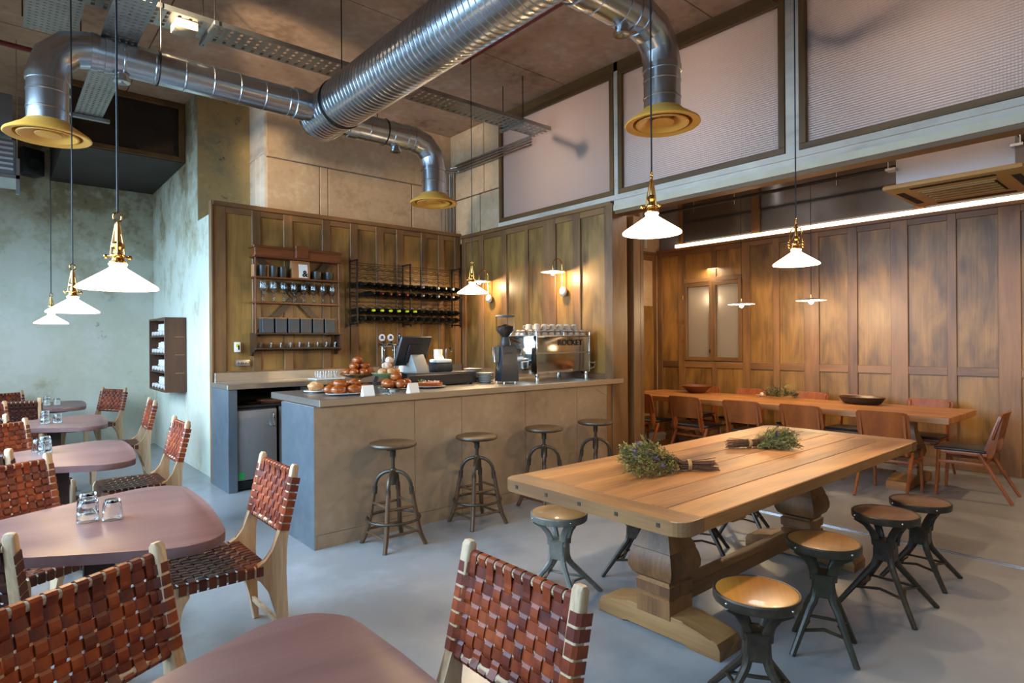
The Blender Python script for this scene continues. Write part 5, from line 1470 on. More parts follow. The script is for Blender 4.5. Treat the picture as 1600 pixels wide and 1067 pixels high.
# ---------------------------------------------------------------- food on the counter
def bun(name, label, x, y, z, r, rz, cat, group, material='bun', sx=1.2, kind='roll'):
    b = MB()
    if kind == 'roll':
        b.ball((0, 0, r * 0.78), r, (sx, 0.95, 0.80), 20, 12)
        for v in b.bm.verts:
            a = math.atan2(v.co.y, v.co.x)
            v.co.x *= 1 + 0.03 * math.sin(3 * a); v.co.z *= 1 - 0.05 * abs(math.sin(v.co.x / r * 3.1))
            v.co.z = max(v.co.z, 0.0)
    elif kind == 'ring':
        b.torus((0, 0, r * 0.52), r * 0.62, r * 0.5, 26, 12)
        for v in b.bm.verts: v.co.z = max(v.co.z, 0.0)
    else:
        n = 7
        pts = []
        rr = []
        for k in range(15):
            f = k / 14; a = -1.2 + 2.4 * f
            pts.append((r * 1.15 * math.sin(a), r * (math.cos(a) - 0.7), r * 0.52))
            rr.append(r * (0.18 + 0.40 * math.sin(PI * f) * (0.86 + 0.14 * math.cos(f * 6 * PI))))
        b.tube(pts, rr, 12)
        for v in b.bm.verts: v.co.z = max(v.co.z, 0.0)
    o = b.ob(name, material)
    o.location = (x, y, z); o.rotation_euler = (0, 0, rz)
    return tag(o, label, cat, group)
def plate(name, label, x, y, z, r, material='china', M=None, rz=0, group=None):
    b = MB().lathe([(0.0, 0.0), (r * 0.62, 0.0), (r * 0.68, 0.006), (r, 0.016), (r, 0.020), (r * 0.66, 0.010), (0.0, 0.008)], 40, M)
    o = b.ob(name, material); o.location = (x, y, z); o.rotation_euler = (0, 0, rz)
    return tag(o, label, 'plate', group)
z = ZT + 0.0005
plate('oval_plate', 'white oval plate of glazed buns at the front corner of the counter', 2.13, 4.46, z, 0.155, M=Matrix.Diagonal((1.25, 0.82, 1, 1)), rz=0.15)
rnd = random.Random(3)
k = 0
for (x, y, dz) in [(2.02, 4.405, 0), (2.145, 4.395, 0), (2.265, 4.44, 0), (2.00, 4.50, 0), (2.115, 4.515, 0), (2.235, 4.545, 0), (2.06, 4.455, 0.045), (2.19, 4.475, 0.045)]:
    bun('glazed_bun', 'glazed brown bun on the oval white plate', x, y, z + 0.011 + dz, 0.046, rnd.uniform(-0.5, 0.5), 'bun', 'glazed buns on the oval plate', sx=1.3)
plate('small_plate', 'small white plate with one pale pastry at the left end of the counter', 2.02, 4.82, z, 0.105)
o = bun('pastry', 'pale crumbly pastry on the small white plate', 2.01, 4.82, z + 0.009, 0.062, 0.5, 'pastry', None, 'bunpale', 1.05)
for v in o.data.vertices:
    q_ = 1 + 0.16 * math.sin(v.co.x * 140 + v.co.z * 90) * math.sin(v.co.y * 120 + 1.3)
    v.co.x *= q_; v.co.y *= q_; v.co.z *= 0.85 + 0.25 * (q_ - 0.84)
bun('pastry', 'brown croissant beside the pale pastry on the counter', 2.17, 4.80, z + 0.002, 0.075, 0.3, 'pastry', None, 'bun', kind='croissant')
t = thing('cake_stand', 'amber glass footed cake stand heaped with pastries', 'cake stand', (2.52, 5.08, z))
MB().lathe([(0.0, 0.0), (0.062, 0.0), (0.06, 0.008), (0.016, 0.02), (0.012, 0.05), (0.02, 0.075), (0.05, 0.088), (0.125, 0.105), (0.165, 0.125), (0.166, 0.130), (0.12, 0.113), (0.0, 0.098)], 40).ob('glass_body', 'amberglass', t)
zz = z + 0.105
for (x, y, dz, kd) in [(0.10, 0.0, 0.006, 'r'), (-0.10, 0.0, 0.006, 'r'), (0.0, 0.10, 0.006, 'r'), (0.0, -0.10, 0.006, 'r'), (0.075, -0.075, 0.008, 'r'), (-0.075, -0.075, 0.008, 'r'), (0.075, 0.075, 0.008, 'r'), (-0.075, 0.075, 0.008, 'r'), (0.0, 0.0, 0.005, 'r'), (0.05, -0.02, 0.062, 'r'), (-0.05, -0.02, 0.062, 'r'), (0.0, 0.05, 0.062, 'r'), (-0.01, -0.005, 0.115, 'r')]:
    bun('pastry', 'brown pastry piled on the amber glass cake stand', 2.52 + x, 5.08 + y, zz + dz, 0.044, rnd.uniform(0, 3), 'pastry', 'pastries on the amber cake stand', sx=1.15)
t = thing('cake_plate', 'low silver rimmed plate of round buns in the middle of the counter', 'plate', (2.58, 4.50, z))
MB().lathe([(0.0, 0.0), (0.07, 0.0), (0.075, 0.012), (0.135, 0.022), (0.15, 0.028), (0.15, 0.032), (0.13, 0.028), (0.0, 0.024)], 40).ob('plate_body', 'chrome', t)
for (x, y, dz) in [(-0.085, -0.03, 0), (0.0, -0.075, 0), (0.085, -0.02, 0), (0.05, 0.075, 0), (-0.05, 0.07, 0), (0.0, 0.0, 0.06)]:
    bun('round_bun', 'shiny round bun on the silver rimmed plate', 2.58 + x, 4.50 + y, z + 0.026 + dz, 0.050, rnd.uniform(0, 3), 'bun', 'round buns on the silver rimmed plate', sx=1.0)
t = thing('cake_stand', 'green glass footed cake stand with sugared pastries', 'cake stand', (2.66, 4.80, z))
MB().lathe([(0.0, 0.0), (0.055, 0.0), (0.052, 0.008), (0.014, 0.02), (0.012, 0.07), (0.05, 0.095), (0.115, 0.118), (0.138, 0.138), (0.139, 0.143), (0.11, 0.126), (0.0, 0.108)], 40).ob('glass_body', 'greenglass', t)
for (x, y, dz) in [(-0.065, -0.03, 0.01), (0.0, -0.06, 0.01), (0.07, -0.02, 0.01), (0.02, 0.05, 0.01), (-0.015, -0.02, 0.062), (0.02, -0.01, 0.108)]:
    o = bun('sugared_pastry', 'sugared pastry on the green glass cake stand', 2.66 + x, 4.80 + y, z + 0.113 + dz, 0.040, rnd.uniform(0, 3), 'pastry', 'sugared pastries on the green stand', 'sugar' if dz > 0.05 else 'bunpale', 1.1)
for (x, y, rz, lab) in ((2.205, 4.285, -0.05, 'white price card between the oval plate and the round buns'), (2.60, 4.265, 0.05, 'white price card between the round buns and the fruit tart')):
    o = MB().prism([(-0.03, 0), (0.03, 0), (0.0, 0.078)], -0.047, 0.047, Matrix(((0, 0, 1, 0), (1, 0, 0, 0), (0, 1, 0, 0), (0, 0, 0, 1)))).ob('price_card', 'paper', smooth=False)
    o.location = (x, y, z); o.rotation_euler = (0, 0, rz)
    tag(o, lab, 'card')
plate('tart_plate', 'white plate under the fruit tart on the counter', 2.97, 4.60, z, 0.15)
t = thing('fruit_tart', 'open red fruit tart with crumbs on a white plate', 'tart', (2.97, 4.60, z + 0.0105))
MB().lathe([(0.0, 0.0), (0.105, 0.0), (0.115, 0.004), (0.128, 0.036), (0.122, 0.038), (0.112, 0.028), (0.0, 0.028)], 40).ob('crust', 'bun', t)
MB().lathe([(0.0, 0.027), (0.113, 0.027), (0.09, 0.040), (0.0, 0.044)], 36).ob('filling', 'tart', t)
b = MB()
for k in range(26):
    a, r = rnd.uniform(0, 2 * PI), 0.1 * math.sqrt(rnd.random())
    b.ball((r * math.cos(a), r * math.sin(a), 0.044), 0.007, seg=6, rings=4)
b.ob('crumbs', 'sugar', t)
b = MB()
for k in range(12):
    leaf(b.bm, (-0.07 + rnd.uniform(-.02, .02), 0.0 + rnd.uniform(-.02, .02), 0.045), (rnd.uniform(-1, 1), rnd.uniform(-1, 1), 1.2), 0.03, 0.008, rnd)
b.ob('herb_leaves', 'fol1', t, smooth=False)
# plate stacks
for (sx, sy, n_, r_, lab) in ((3.76, 4.985, 8, 0.098, 'tall'), (3.72, 4.73, 6, 0.086, 'short')):
    for k in range(n_):
        plate('stacked_plate', 'grey rimmed plate in the %s stack beside the front grinder' % lab, sx + rnd.uniform(-.002, .002), sy + rnd.uniform(-.002, .002), z + k * 0.0165, r_, 'greychina', group='plates in the %s stack' % lab)
# till: cash drawer, screen, printer
t = thing('cash_drawer', 'long black box on the counter under the till', 'cash drawer', (3.10, 4.86, z))
MB().box(-0.29, -0.16, 0.012, 0.48, 0.20, 0.125, 0.006).ob('casing', 'matblack', t)
MB().box(-0.27, -0.164, 0.03, 0.44, -0.159, 0.11, 0.003, 1).ob('drawer_front', 'black', t)
b = MB()
for (fx, fy) in ((-0.26, -0.13), (0.44, -0.13), (-0.26, 0.17), (0.44, 0.17)):
    b.lathe([(0.0, 0.0), (0.016, 0.0), (0.014, 0.013), (0.0, 0.013)], 12, TR(fx, fy, 0))
b.ob('foot', 'rubber', t)
t = thing('till', 'till seen from behind, dark tilted screen on a grey wedge stand', 'till', (2.98, 4.84, z + 0.126), 0.12)
MB().prism([(-0.09, 0.0), (0.11, 0.0), (0.11, 0.03), (0.03, 0.17), (-0.02, 0.17), (-0.09, 0.05)], -0.075, 0.075, Matrix(((0, 0, 1, 0), (-1, 0, 0, 0), (0, 1, 0, 0), (0, 0, 0, 1))) @ Matrix.Diagonal((1, 1, 1, 1)), 0.006).ob('stand', 'tillgrey', t, angle=30)
Ms = TR(-0.03, 0.0, 0.20, rx=0.42, rz=0.0)
MB().box(-0.175, -0.014, -0.14, 0.175, 0.02, 0.15, 0.01, M=Ms).ob('screen_back', 'matblack', t)
MB().box(-0.08, -0.034, -0.10, 0.09, -0.012, 0.08, 0.008, M=Ms).ob('hinge_cover', 'black', t)
MB().box(-0.165, 0.0195, -0.13, 0.165, 0.0215, 0.14, M=Ms).ob('screen_glass', 'bottle', t, smooth=False)
t = thing('receipt_printer', 'black and cream receipt printer to the right of the till', 'printer', (3.30, 4.90, z + 0.126), -0.15)
MB().box(-0.085, -0.10, 0, 0.085, 0.10, 0.085, 0.012).ob('casing', 'matblack', t)
MB().box(-0.08, -0.095, 0.085, 0.08, 0.09, 0.118, 0.012).ob('lid', 'paper', t)
MB().quad((-0.05, 0.02, 0.12), (0.05, 0.02, 0.12), (0.05, 0.05, 0.15), (-0.05, 0.05, 0.15)).ob('paper_slip', 'paper', t, smooth=False)
# blue slate folder leaning by the cake stands
o = MB().box(-0.012, -0.07, 0, 0.0, 0.07, 0.19, 0.002, 1, M=TR(0, 0, 0, ry=0.42)).ob('menu_board', 'spoon'); o.location = (2.585, 5.02, z + 0.006); o.rotation_euler = (0, 0, -0.7)
o.location = (2.70, 5.12, z + 0.006)
tag(o, 'dark blue menu board leaning behind the green glass cake stand', 'menu board')
# beer font on the back counter
t = thing('beer_font', 'chrome beer font with three tap handles behind the counter', 'beer tap', (3.70, 6.62, 1.089))
b = MB()
for x in (-0.085, 0.085):
    b.lathe([(0.0, 0.0), (0.045, 0.0), (0.04, 0.012), (0.026, 0.02), (0.022, 0.06), (0.022, 0.36), (0.028, 0.38), (0.0, 0.40)], 20, TR(x, 0, 0))
b.ob('column', 'chrome', t)
MB().tube([(-0.14, 0, 0.38), (0.14, 0, 0.38)], 0.026, 14).ob('cross_bar', 'chrome', t)
for k, x in enumerate((-0.115, 0.0, 0.115)):
    MB().tube([(x, 0, 0.38), (x, -0.07, 0.385), (x, -0.085, 0.37), (x, -0.09, 0.31)], 0.011, 10).ob('spout', 'chrome', t)
    MB().lathe([(0.0, 0.40), (0.010, 0.40), (0.015, 0.43), (0.018, 0.50), (0.012, 0.52), (0.0, 0.522)], 12, TR(x, -0.05, 0)).ob('tap_handle', 'bottle', t)
    if k < 2:
        bd = MB().lathe([(0.0, 0), (0.042, 0), (0.042, 0.008), (0.0, 0.008)], 24, TR(x - 0.03, -0.085, 0.47, rx=PI / 2)).ob('badge', 'china', t)
        MB().lathe([(0.0, 0), (0.02, 0), (0.02, 0.002), (0.0, 0.002)], 6, TR(x - 0.03, -0.0935, 0.475, rx=PI / 2)).box(x - 0.055, -0.0955, 0.455, x - 0.005, -0.0935, 0.463).ob('badge_mark', 'blueink', bd, smooth=False)
def paper_cups(x, y, zb, n_, lab):
    for k in range(n_):
        o = MB().lathe([(0.030, 0.0), (0.042, 0.095), (0.044, 0.098), (0.040, 0.097), (0.029, 0.003), (0.0, 0.003)], 20, Matrix.Diagonal((1, 1, -1, 1)) @ Matrix.Translation((0, 0, -0.098)), caps=False).ob('paper_cup', 'china')
        o.location = (x, y, zb + k * 0.075)
        tag(o, lab, 'cup', 'white cups stacked behind the till')
paper_cups(3.86, 6.60, 1.089, 4, 'white cup in the upturned stack beside the beer font')
o = MB().lathe([(0.0, 0.0), (0.036, 0.0), (0.042, 0.004), (0.044, 0.095), (0.040, 0.095), (0.038, 0.008), (0.0, 0.008)], 24).ob('mug', 'china'); o.location = (3.32, 4.97, z + 0.2445)
tag(o, 'white mug standing on the receipt printer', 'mug')
t = thing('water_tap', 'slim chrome water tap behind the receipt printer', 'tap', (4.55, 6.62, 1.089))
MB().lathe([(0.0, 0.0), (0.03, 0.0), (0.028, 0.01), (0.012, 0.02), (0.011, 0.30), (0.0, 0.302)], 16).tube([(0, 0, 0.29), (0, -0.01, 0.32), (0, -0.06, 0.335), (0, -0.11, 0.32), (0, -0.12, 0.28)], 0.010, 8).ob('body', 'chrome', t)
MB().tube([(0.01, 0, 0.06), (0.06, 0, 0.075)], 0.006, 8).ob('lever', 'chrome', t)
o = MB().box(-0.17, -0.12, 0.0, 0.17, 0.12, 0.014, 0.004, 1).ob('tray', 'china'); o.location = (2.86, 6.55, 1.089)
tag(o, 'white tray of small glasses on the back counter', 'tray')
for k in range(8):
    o = MB().lathe([(0.0, 0.0), (0.022, 0.0), (0.028, 0.075), (0.0265, 0.075), (0.021, 0.004), (0.0, 0.004)], 16, caps=False).ob('small_glass', 'glass')
    o.location = (2.76 + 0.065 * (k % 4), 6.52 + 0.07 * (k // 4), 1.1035)
    tag(o, 'small clear glass on the white tray on the back counter', 'glass', 'small glasses on the white tray')

# ---------------------------------------------------------------- coffee grinders and espresso machine
def grinder(label, x, y, rz):
    t = thing('coffee_grinder', label, 'coffee grinder', (x, y, z), rz)
    b = MB()
    q = lambda s, c: [(-s, -c * 1.0), (s, -c), (s, c * 0.5), (s * 0.7, c), (-s * 0.7, c), (-s, c * 0.5)]
    b.rings([[(px, py, zz_) for px, py in q(s, c)] for s, c, zz_ in ((0.088, 0.115, 0.018), (0.090, 0.115, 0.03), (0.074, 0.098, 0.36), (0.066, 0.09, 0.375))])
    b.ob('body', 'matblack', t, angle=30)
    b = MB()
    for sx in (-0.06, 0.06):
        for sy in (-0.09, 0.08):
            b.lathe([(0.0, 0.0), (0.013, 0.0), (0.013, 0.02), (0.0, 0.02)], 10, TR(sx, sy, 0))
    b.ob('foot', 'chrome', t)
    MB().lathe([(0.0, 0.372), (0.05, 0.372), (0.052, 0.39), (0.046, 0.42), (0.04, 0.455), (0.0, 0.455)], 24).ob('collar', 'black', t)
    MB().lathe([(0.038, 0.455), (0.052, 0.47), (0.088, 0.52), (0.092, 0.535), (0.093, 0.655), (0.089, 0.655), (0.088, 0.54), (0.05, 0.478), (0.036, 0.462)], 32, caps=False).ob('hopper', 'thinclear', t)
    MB().lathe([(0.0, 0.462), (0.034, 0.462), (0.048, 0.478), (0.080, 0.522), (0.082, 0.56), (0.0, 0.585)], 24).ob('coffee_beans', 'coffee', t)
    MB().lathe([(0.0, 0.655), (0.097, 0.655), (0.098, 0.668), (0.09, 0.674), (0.0, 0.676)], 32).ob('hopper_lid', 'boxgrey', t)
    MB().lathe([(0.0, 0.0), (0.035, 0.0), (0.042, 0.10), (0.045, 0.15), (0.0, 0.152)], 20, TR(-0.105, 0.0, 0.21)).tube([(-0.1, 0, 0.2), (-0.08, 0, 0.13)], 0.01, 8).ob('doser', 'chrome', t)
    b = MB().box(0.0715, -0.05, 0.245, 0.0875, 0.04, 0.325, 0.004, 1).box(0.078, -0.03, 0.255, 0.092, 0.02, 0.285, 0.004, 1)
    b.ob('side_fitting', 'chrome', t)
    MB().box(-0.05, -0.12, 0.30, 0.03, -0.1015, 0.302).ob('badge', 'boxgrey', t, smooth=False)
    return t
grinder('black coffee grinder with full bean hopper in front of the espresso machine', 3.86, 4.58, -0.25)
t = thing('espresso_machine', 'polished steel espresso machine with cups on top at the end of the counter', 'espresso machine', (4.565, 4.72, z))
b = MB().box(-0.40, -0.27, 0.085, 0.40, -0.255, 0.46, 0.006).box(-0.39, -0.255, 0.20, 0.39, 0.10, 0.46)
b.ob('back_panel', 'machine', t)
MB().box(-0.405, -0.275, 0.075, -0.385, 0.22, 0.47, 0.006).ob('side_panel', 'chrome', t)
MB().box(0.385, -0.275, 0.075, 0.405, 0.22, 0.47, 0.006).ob('side_panel', 'chrome', t)
MB().box(-0.39, -0.275, 0.282, 0.39, -0.268, 0.296, 0.002, 1).ob('trim_strip', 'silverfoil', t)
MB().box(-0.385, 0.10, 0.075, 0.385, 0.26, 0.13, 0.006).ob('drip_tray', 'stainless', t)
MB().box(-0.40, -0.27, 0.462, 0.40, 0.22, 0.474, 0.003, 1).ob('cup_warmer', 'stainless', t)
b = MB().tube([(-0.40, -0.265, 0.512), (0.40, -0.265, 0.512)], 0.006, 8).tube([(-0.40, -0.265, 0.512), (-0.40, 0.21, 0.512)], 0.006, 8).tube([(0.40, -0.265, 0.512), (0.40, 0.21, 0.512)], 0.006, 8)
for x in (-0.40, 0.0, 0.40):
    b.tube([(x, -0.265, 0.47), (x, -0.265, 0.512)], 0.005, 8)
b.ob('cup_rail', 'chrome', t)
for sx in (-0.37, 0.37):
    for sy in (-0.24, 0.18):
        MB().lathe([(0.0, 0.0), (0.024, 0.0), (0.026, 0.006), (0.019, 0.08), (0.0, 0.08)], 18, TR(sx, sy, 0)).ob('foot', 'chrome', t)
for x in (-0.2, 0.2):
    MB().lathe([(0.0, -0.06), (0.036, -0.06), (0.036, 0.0), (0.0, 0.0)], 20, TR(x, 0.17, 0.32)).tube([(x, 0.17, 0.27), (x, 0.33, 0.25)], 0.014, 10).ob('group_head', 'chrome', t)
text_mesh('lettering', 'ROCKET', 0.098, 'ink', Matrix.Translation((0.09, -0.2735, 0.395)) @ Matrix.Rotation(PI / 2, 4, 'X') @ Matrix.Diagonal((1.0, 0.85, 1, 1)), t, 0.0015, 0.0015)
MB().box(0.412, -0.20, 0.10, 0.50, 0.10, 0.44, 0.012).ob('water_tank', 'stainless', t)
MB().box(0.42, -0.16, 0.44, 0.485, 0.06, 0.475, 0.006).ob('tank_lid', 'black', t)
MB().tube([(0.41, -0.21, 0.18), (0.50, -0.22, 0.17), (0.54, -0.22, 0.19), (0.50, -0.24, 0.12), (0.42, -0.24, 0.1)], 0.012, 8).ob('steam_pipe', 'chrome', t)
rnd = random.Random(9)
cz = z + 0.475
cup0 = None
k = 0
for (r_, ys) in ((0, 4.50), (1, 4.60), (2, 4.70), (3, 4.80)):
    for c_ in range(8):
        x = 4.215 + c_ * 0.097 + (r_ % 2) * 0.02
        if x > 4.93: continue
        b = MB().lathe([(0.040, 0.0), (0.041, 0.003), (0.036, 0.035), (0.024, 0.053), (0.022, 0.058), (0.019, 0.058), (0.0, 0.055)], 20, caps=False).tube([(0.036, 0, 0.012), (0.058, 0, 0.018), (0.058, 0, 0.034), (0.034, 0, 0.040)], 0.005, 6)
        o = b.ob('coffee_cup', 'greychina')
        o.location = (x, ys, cz); o.rotation_euler = (0, 0, rnd.uniform(0, 6))
        tag(o, 'upturned coffee cup in row %s on top of the espresso machine' % ('one at the front edge', 'two from the front edge', 'three from the front edge', 'four at the far edge')[r_], 'cup', 'cups on the espresso machine row %d' % (r_ + 1))
for k in range(12):
    x, y = 4.245 + (k % 6) * 0.112, (4.53, 4.65)[k // 6]
    o = MB().lathe([(0.0, 0.0), (0.040, 0.0), (0.043, 0.002), (0.039, 0.038), (0.028, 0.056), (0.024, 0.060), (0.020, 0.060), (0.0, 0.057)], 20, caps=False).tube([(0.039, 0, 0.014), (0.062, 0, 0.02), (0.062, 0, 0.038), (0.037, 0, 0.044)], 0.005, 6).ob('coffee_cup', 'greychina')
    o.location = (x, y, cz + 0.0585); o.rotation_euler = (0, 0, rnd.uniform(0, 6))
    tag(o, 'upturned coffee cup of the upper layer on the espresso machine, %s' % ('front line', 'second line')[k // 6], 'cup', 'upper cups on the espresso machine, line %d' % (k // 6 + 1))

# ---------------------------------------------------------------- shelf of glasses on the back wall
SY0, SY1 = 6.83, 7.0
t = thing('wall_shelf', 'mahogany wall shelf with crossed back braces holding glasses and boxes', 'shelf', (2.675, YB, 0))
y0, y1 = -0.17, -0.002
MB().box(-0.50, y0, 2.47, 0.50, y1, 2.575, 0.004, 1).box(-0.515, y0 - 0.012, 2.56, 0.515, y1, 2.585, 0.004, 1).box(-0.05, y0 - 0.014, 2.475, 0.10, y0 + 0.02, 2.615, 0.003, 1).box(-0.51, y0 - 0.006, 2.455, 0.51, y1, 2.475, 0.003, 1).ob('pelmet', 'shelfwood', t, smooth=False)
for zz_, mt_ in ((2.226, 'shelfwood'), (1.945, 'shelfwood')):
    MB().box(-0.505, y0 - 0.01, zz_, 0.505, y1, zz_ + 0.018, 0.003, 1).ob('shelf_board', mt_, t, smooth=False)
for zz_ in (1.598, 1.43):
    MB().box(-0.505, y0 - 0.01, zz_, 0.505, y1, zz_ + 0.018, 0.003, 1).ob('shelf_board', 'shelfdark', t, smooth=False)
for s in (-1, 1):
    MB().box(s * 0.485 - 0.008, y0 + 0.02, 1.6, s * 0.485 + 0.008, y0 + 0.045, 2.46, 0.002, 1).ob('upright', 'shelfwood', t, smooth=False)
    MB().prism([(-0.17, 1.43), (-0.17, 1.615), (-0.002, 1.615), (-0.002, 1.36), (-0.05, 1.36), (-0.08, 1.40), (-0.14, 1.405)], -0.011, 0.011, Matrix.Translation((s * 0.495, 0, 0)) @ Matrix(((0, 0, 1, 0), (1, 0, 0, 0), (0, 1, 0, 0), (0, 0, 0, 1)))).ob('bracket', 'shelfdark', t, smooth=False)
    MB().cbox(0, 0, 0, 1.22, 0.014, 0.075, M=TR(0, -0.012 - 0.008 * (s > 0), 2.04, ry=s * 0.80)).ob('cross_brace', 'shelfdark', t, smooth=False)
b = MB()
for k in range(7):
    x = -0.44 + k * 0.146
    b.box(x - 0.02, y0 + 0.0, 1.575, x + 0.02, y1 - 0.02, 1.598)
# tumblers and coffee bag on the top board
for k, (x, hh, r_, lab) in enumerate(((-0.40, 0.125, 0.048, 'dark tumbler at the left end of the top shelf'), (-0.275, 0.125, 0.048, 'dark tumbler, second from the left on the top shelf'), (-0.175, 0.12, 0.046, 'dark tumbler just left of the coffee bag'), (0.225, 0.095, 0.055, 'dark low tumbler just right of the coffee bag'), (0.375, 0.095, 0.055, 'dark low tumbler at the right end of the top shelf'))):
    o = MB().lathe([(0.0, 0.0), (r_ * 0.86, 0.0), (r_ * 0.9, 0.004), (r_, hh), (r_ * 0.95, hh), (r_ * 0.85, 0.01), (0.0, 0.008)], 24).ob('dark_tumbler', 'cupdark')
    o.location = (2.675 + x, YB - 0.11, 2.245)
    tag(o, lab, 'cup', 'dark tumblers on the top shelf')
for x in (-0.475, -0.335):
    o = MB().box(-0.02, -0.05, 0, 0.006, 0.05, 0.135, 0.002, 1).ob('wooden_block', 'kraft'); o.location = (2.675 + x, YB - 0.07, 2.245)
    tag(o, 'thin wooden block beside the dark tumblers on the top shelf', 'block', 'wooden blocks on the top shelf')
t = thing('coffee_bag', 'brown paper coffee bag with a white label on the top shelf', 'bag', (2.70, YB - 0.105, 2.245))
b = MB().rings([[(-0.10, -0.045, 0), (0.10, -0.045, 0), (0.10, 0.045, 0), (-0.10, 0.045, 0)], [(-0.103, -0.048, 0.08), (0.103, -0.048, 0.08), (0.103, 0.048, 0.08), (-0.103, 0.048, 0.08)], [(-0.105, -0.03, 0.17), (0.105, -0.03, 0.17), (0.105, 0.03, 0.17), (-0.105, 0.03, 0.17)], [(-0.108, -0.014, 0.205), (0.108, -0.014, 0.205), (0.108, 0.014, 0.205), (-0.108, 0.014, 0.205)]])
b.ob('bag_body', 'kraft', t, smooth=False)
lb = MB().rings([[(-0.03, -0.0505, 0.01), (0.075, -0.0505, 0.01), (0.075, -0.0475, 0.01), (-0.03, -0.0475, 0.01)], [(-0.03, -0.0525, 0.08), (0.075, -0.0525, 0.08), (0.075, -0.0495, 0.08), (-0.03, -0.0495, 0.08)], [(-0.03, -0.0345, 0.165), (0.075, -0.0345, 0.165), (0.075, -0.0315, 0.165), (-0.03, -0.0315, 0.165)]])
lb = lb.ob('paper_label', 'paper', t, smooth=False)
text_mesh('ampersand', '&', 0.10, 'ink', Matrix.Translation((0.04, -0.0540, 0.055)) @ Matrix.Rotation(PI / 2, 4, 'X'), lb, 0.0012, 0.003)
# wine glasses upside up on the second board, two deep
wg = None
for r_ in range(2):
    for k in range(8):
        x = 2.675 - 0.41 + k * 0.116 + (0.045 if r_ else 0)
        b = MB().lathe([(0.0, 0.0), (0.034, 0.0), (0.033, 0.003), (0.006, 0.008), (0.004, 0.02), (0.004, 0.095), (0.012, 0.108), (0.036, 0.135), (0.041, 0.16), (0.036, 0.205), (0.031, 0.235), (0.030, 0.235), (0.035, 0.2), (0.0395, 0.16), (0.034, 0.137), (0.010, 0.111), (0.0, 0.108)], 20, caps=False)
        if wg is None:
            wg = b.ob('wine_glass', 'glass'); o = wg
        else:
            b.bm.free(); o = wg.copy(); COL.objects.link(o)
        o.location = (x, YB - (0.135 if r_ == 0 else 0.055), 1.9635)
        tag(o, 'stemmed wine glass in the %s row on the mahogany shelf' % ('front', 'rear')[r_], 'wine glass', 'wine glasses, %s row' % ('front', 'rear')[r_])
bx = None
for k in range(6):
    lab = ('grey box at the left end of the row on the shelf', 'grey box, second from the left on the shelf', 'grey box, third from the left on the shelf', 'grey box, third from the right on the shelf', 'grey box, second from the right on the shelf', 'grey box at the right end of the row on the shelf')[k]
    o = MB().box(-0.062, -0.06, 0, 0.062, 0.06, 0.165, 0.003, 1).ob('storage_box', 'boxgrey', smooth=False)
    l2 = MB().box(-0.0635, -0.0615, 0.160, 0.0635, 0.0615, 0.171, 0.002, 1).ob('lid', 'kraft', o, smooth=False)
    o.location = (2.675 - 0.355 + k * 0.145, YB - 0.095, 1.617)
    tag(o, lab, 'box', 'grey boxes on the shelf')
for k in range(18):
    o = MB().lathe([(0.0, 0.0), (0.015, 0.0), (0.021, 0.06), (0.0195, 0.06), (0.014, 0.005), (0.0, 0.005)], 14, caps=False).ob('shot_glass', 'glass')
    o.location = (2.675 - 0.43 + (k // 2) * 0.108 + 0.03 * (k % 2), YB - 0.125 + 0.055 * (k % 2), 1.4490)
    tag(o, 'small shot glass on the lowest board of the mahogany shelf', 'glass', 'shot glasses on the lowest board')

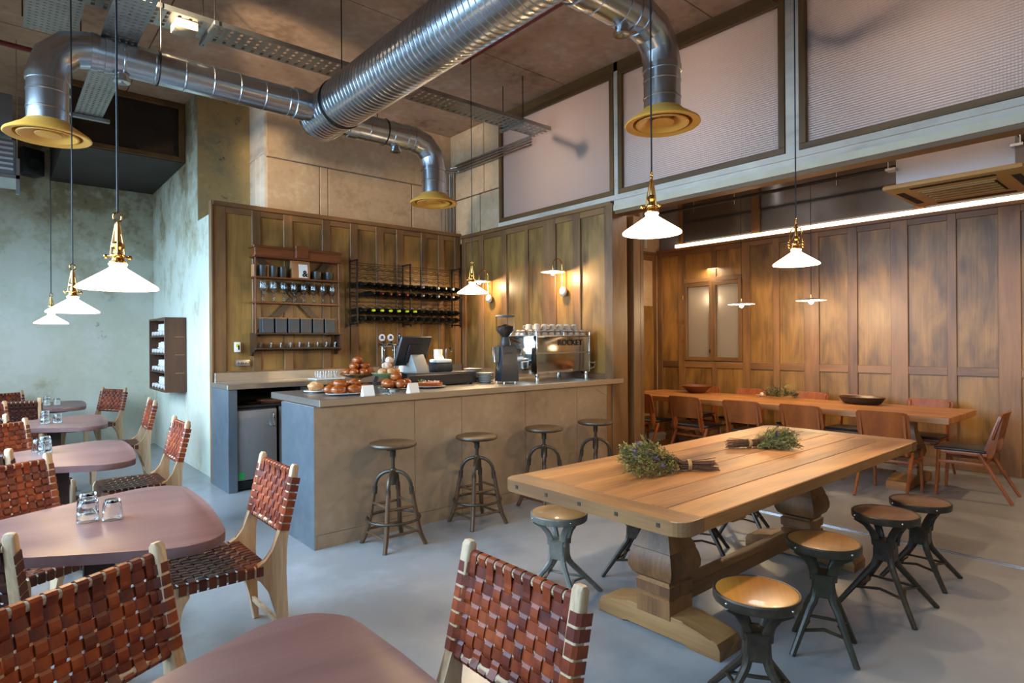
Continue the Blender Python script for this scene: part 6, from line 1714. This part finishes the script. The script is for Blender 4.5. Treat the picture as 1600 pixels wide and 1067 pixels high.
# ---------------------------------------------------------------- wine rack
RX0, RX1 = 3.36, 4.90
t = thing('wine_rack', 'rusty iron wine rack of wavy rods on the back wall', 'wine rack', (0, 0, 0))
yb_, yf_ = YB - 0.035, YB - 0.225
b = MB()
for x in (RX0, (RX0 + RX1) / 2 - 0.02, RX1):
    for y in (yb_, yf_):
        b.box(x - 0.008, y - 0.008, 1.70, x + 0.008, y + 0.008, 2.515)
b.ob('upright', 'blackmetal', t, smooth=False)
b = MB()
for x in (RX0, (RX0 + RX1) / 2 - 0.02, RX1):
    for z_ in (2.51, 1.73):
        b.box(x - 0.010, yf_ - 0.008, z_ - 0.008, x + 0.010, yb_ + 0.008, z_ + 0.008)
b.ob('side_bar', 'blackmetal', t, smooth=False)
rows_z = [2.42, 2.31, 2.185, 2.075, 1.955, 1.865, 1.765]
b = MB()
for z_ in rows_z:
    for y in (yb_, yf_):
        pts = []
        n_ = 13 * 8
        for k in range(n_ + 1):
            x = RX0 + (RX1 - RX0) * k / n_
            pts.append((x, y, z_ - 0.012 * math.cos(2 * PI * k / 8)))
        b.tube([(p[0], p[1], p[2] * 1.0) for p in pts], 0.0035, 5)
        b.tube([(RX0, y, z_ + 0.055), (RX1, y, z_ + 0.055)], 0.003, 5)
b.ob('wavy_rod', 'blackmetal', t)
b0 = MB().lathe([(0.0, 0.012), (0.02, 0.0), (0.0365, 0.002), (0.0375, 0.01), (0.0375, 0.185), (0.034, 0.205), (0.02, 0.235), (0.0145, 0.255), (0.014, 0.27), (0.0, 0.27)], 18, Matrix.Rotation(PI / 2, 4, 'X')).ob('bottle_glass', 'bottle')
f0 = MB().lathe([(0.0142, 0.245), (0.0150, 0.25), (0.0152, 0.297), (0.013, 0.302), (0.0, 0.302)], 14, Matrix.Rotation(PI / 2, 4, 'X')).ob('capsule', 'foil')
first = True
for ri, (z_, lab) in enumerate(((2.185, 'highest filled row'), (2.075, 'second filled row'), (1.865, 'third filled row'), (1.765, 'lowest row'))):
    for k in range(13):
        if ri == 1 and k == 0: continue
        x = RX0 + (RX1 - RX0) * (k + 0.5) / 13
        mc = 'foil'
        l2 = 'dark wine bottle lying in the %s of the rack' % lab
        g2 = 'wine bottles, %s' % lab
        if ri == 2 and 1 <= k <= 6:
            mc = 'yellowfoil'; l2 = 'wine bottle with a yellow capsule in the third filled row'; g2 = 'bottles with yellow capsules'
        elif ri == 1 and k in (2, 3, 4, 5): mc = 'redfoil'; l2 = 'wine bottle with a dark red capsule in the second filled row'; g2 = 'bottles with dark red capsules'
        elif ri in (0, 1) and k >= 7 and k % 2: mc = 'silverfoil'; l2 = 'wine bottle with a silver capsule in the %s' % lab; g2 = 'bottles with silver capsules, %s' % lab
        r2 = thing('wine_bottle', l2, 'bottle', (x, yb_ + 0.018 - 0.01, z_ - 0.012 + 0.0415), 0, g2)
        gl_ = b0 if first else b0.copy()
        cp_ = f0 if first else f0.copy()
        if not first:
            COL.objects.link(gl_); COL.objects.link(cp_)
        first = False
        gl_.parent = r2; cp_.parent = r2
        if mc != 'foil':
            key = 'cap_' + mc
            if key not in D.meshes:
                me = f0.data.copy(); me.name = key; me.materials[0] = MT[mc]
            cp_.data = D.meshes[key]
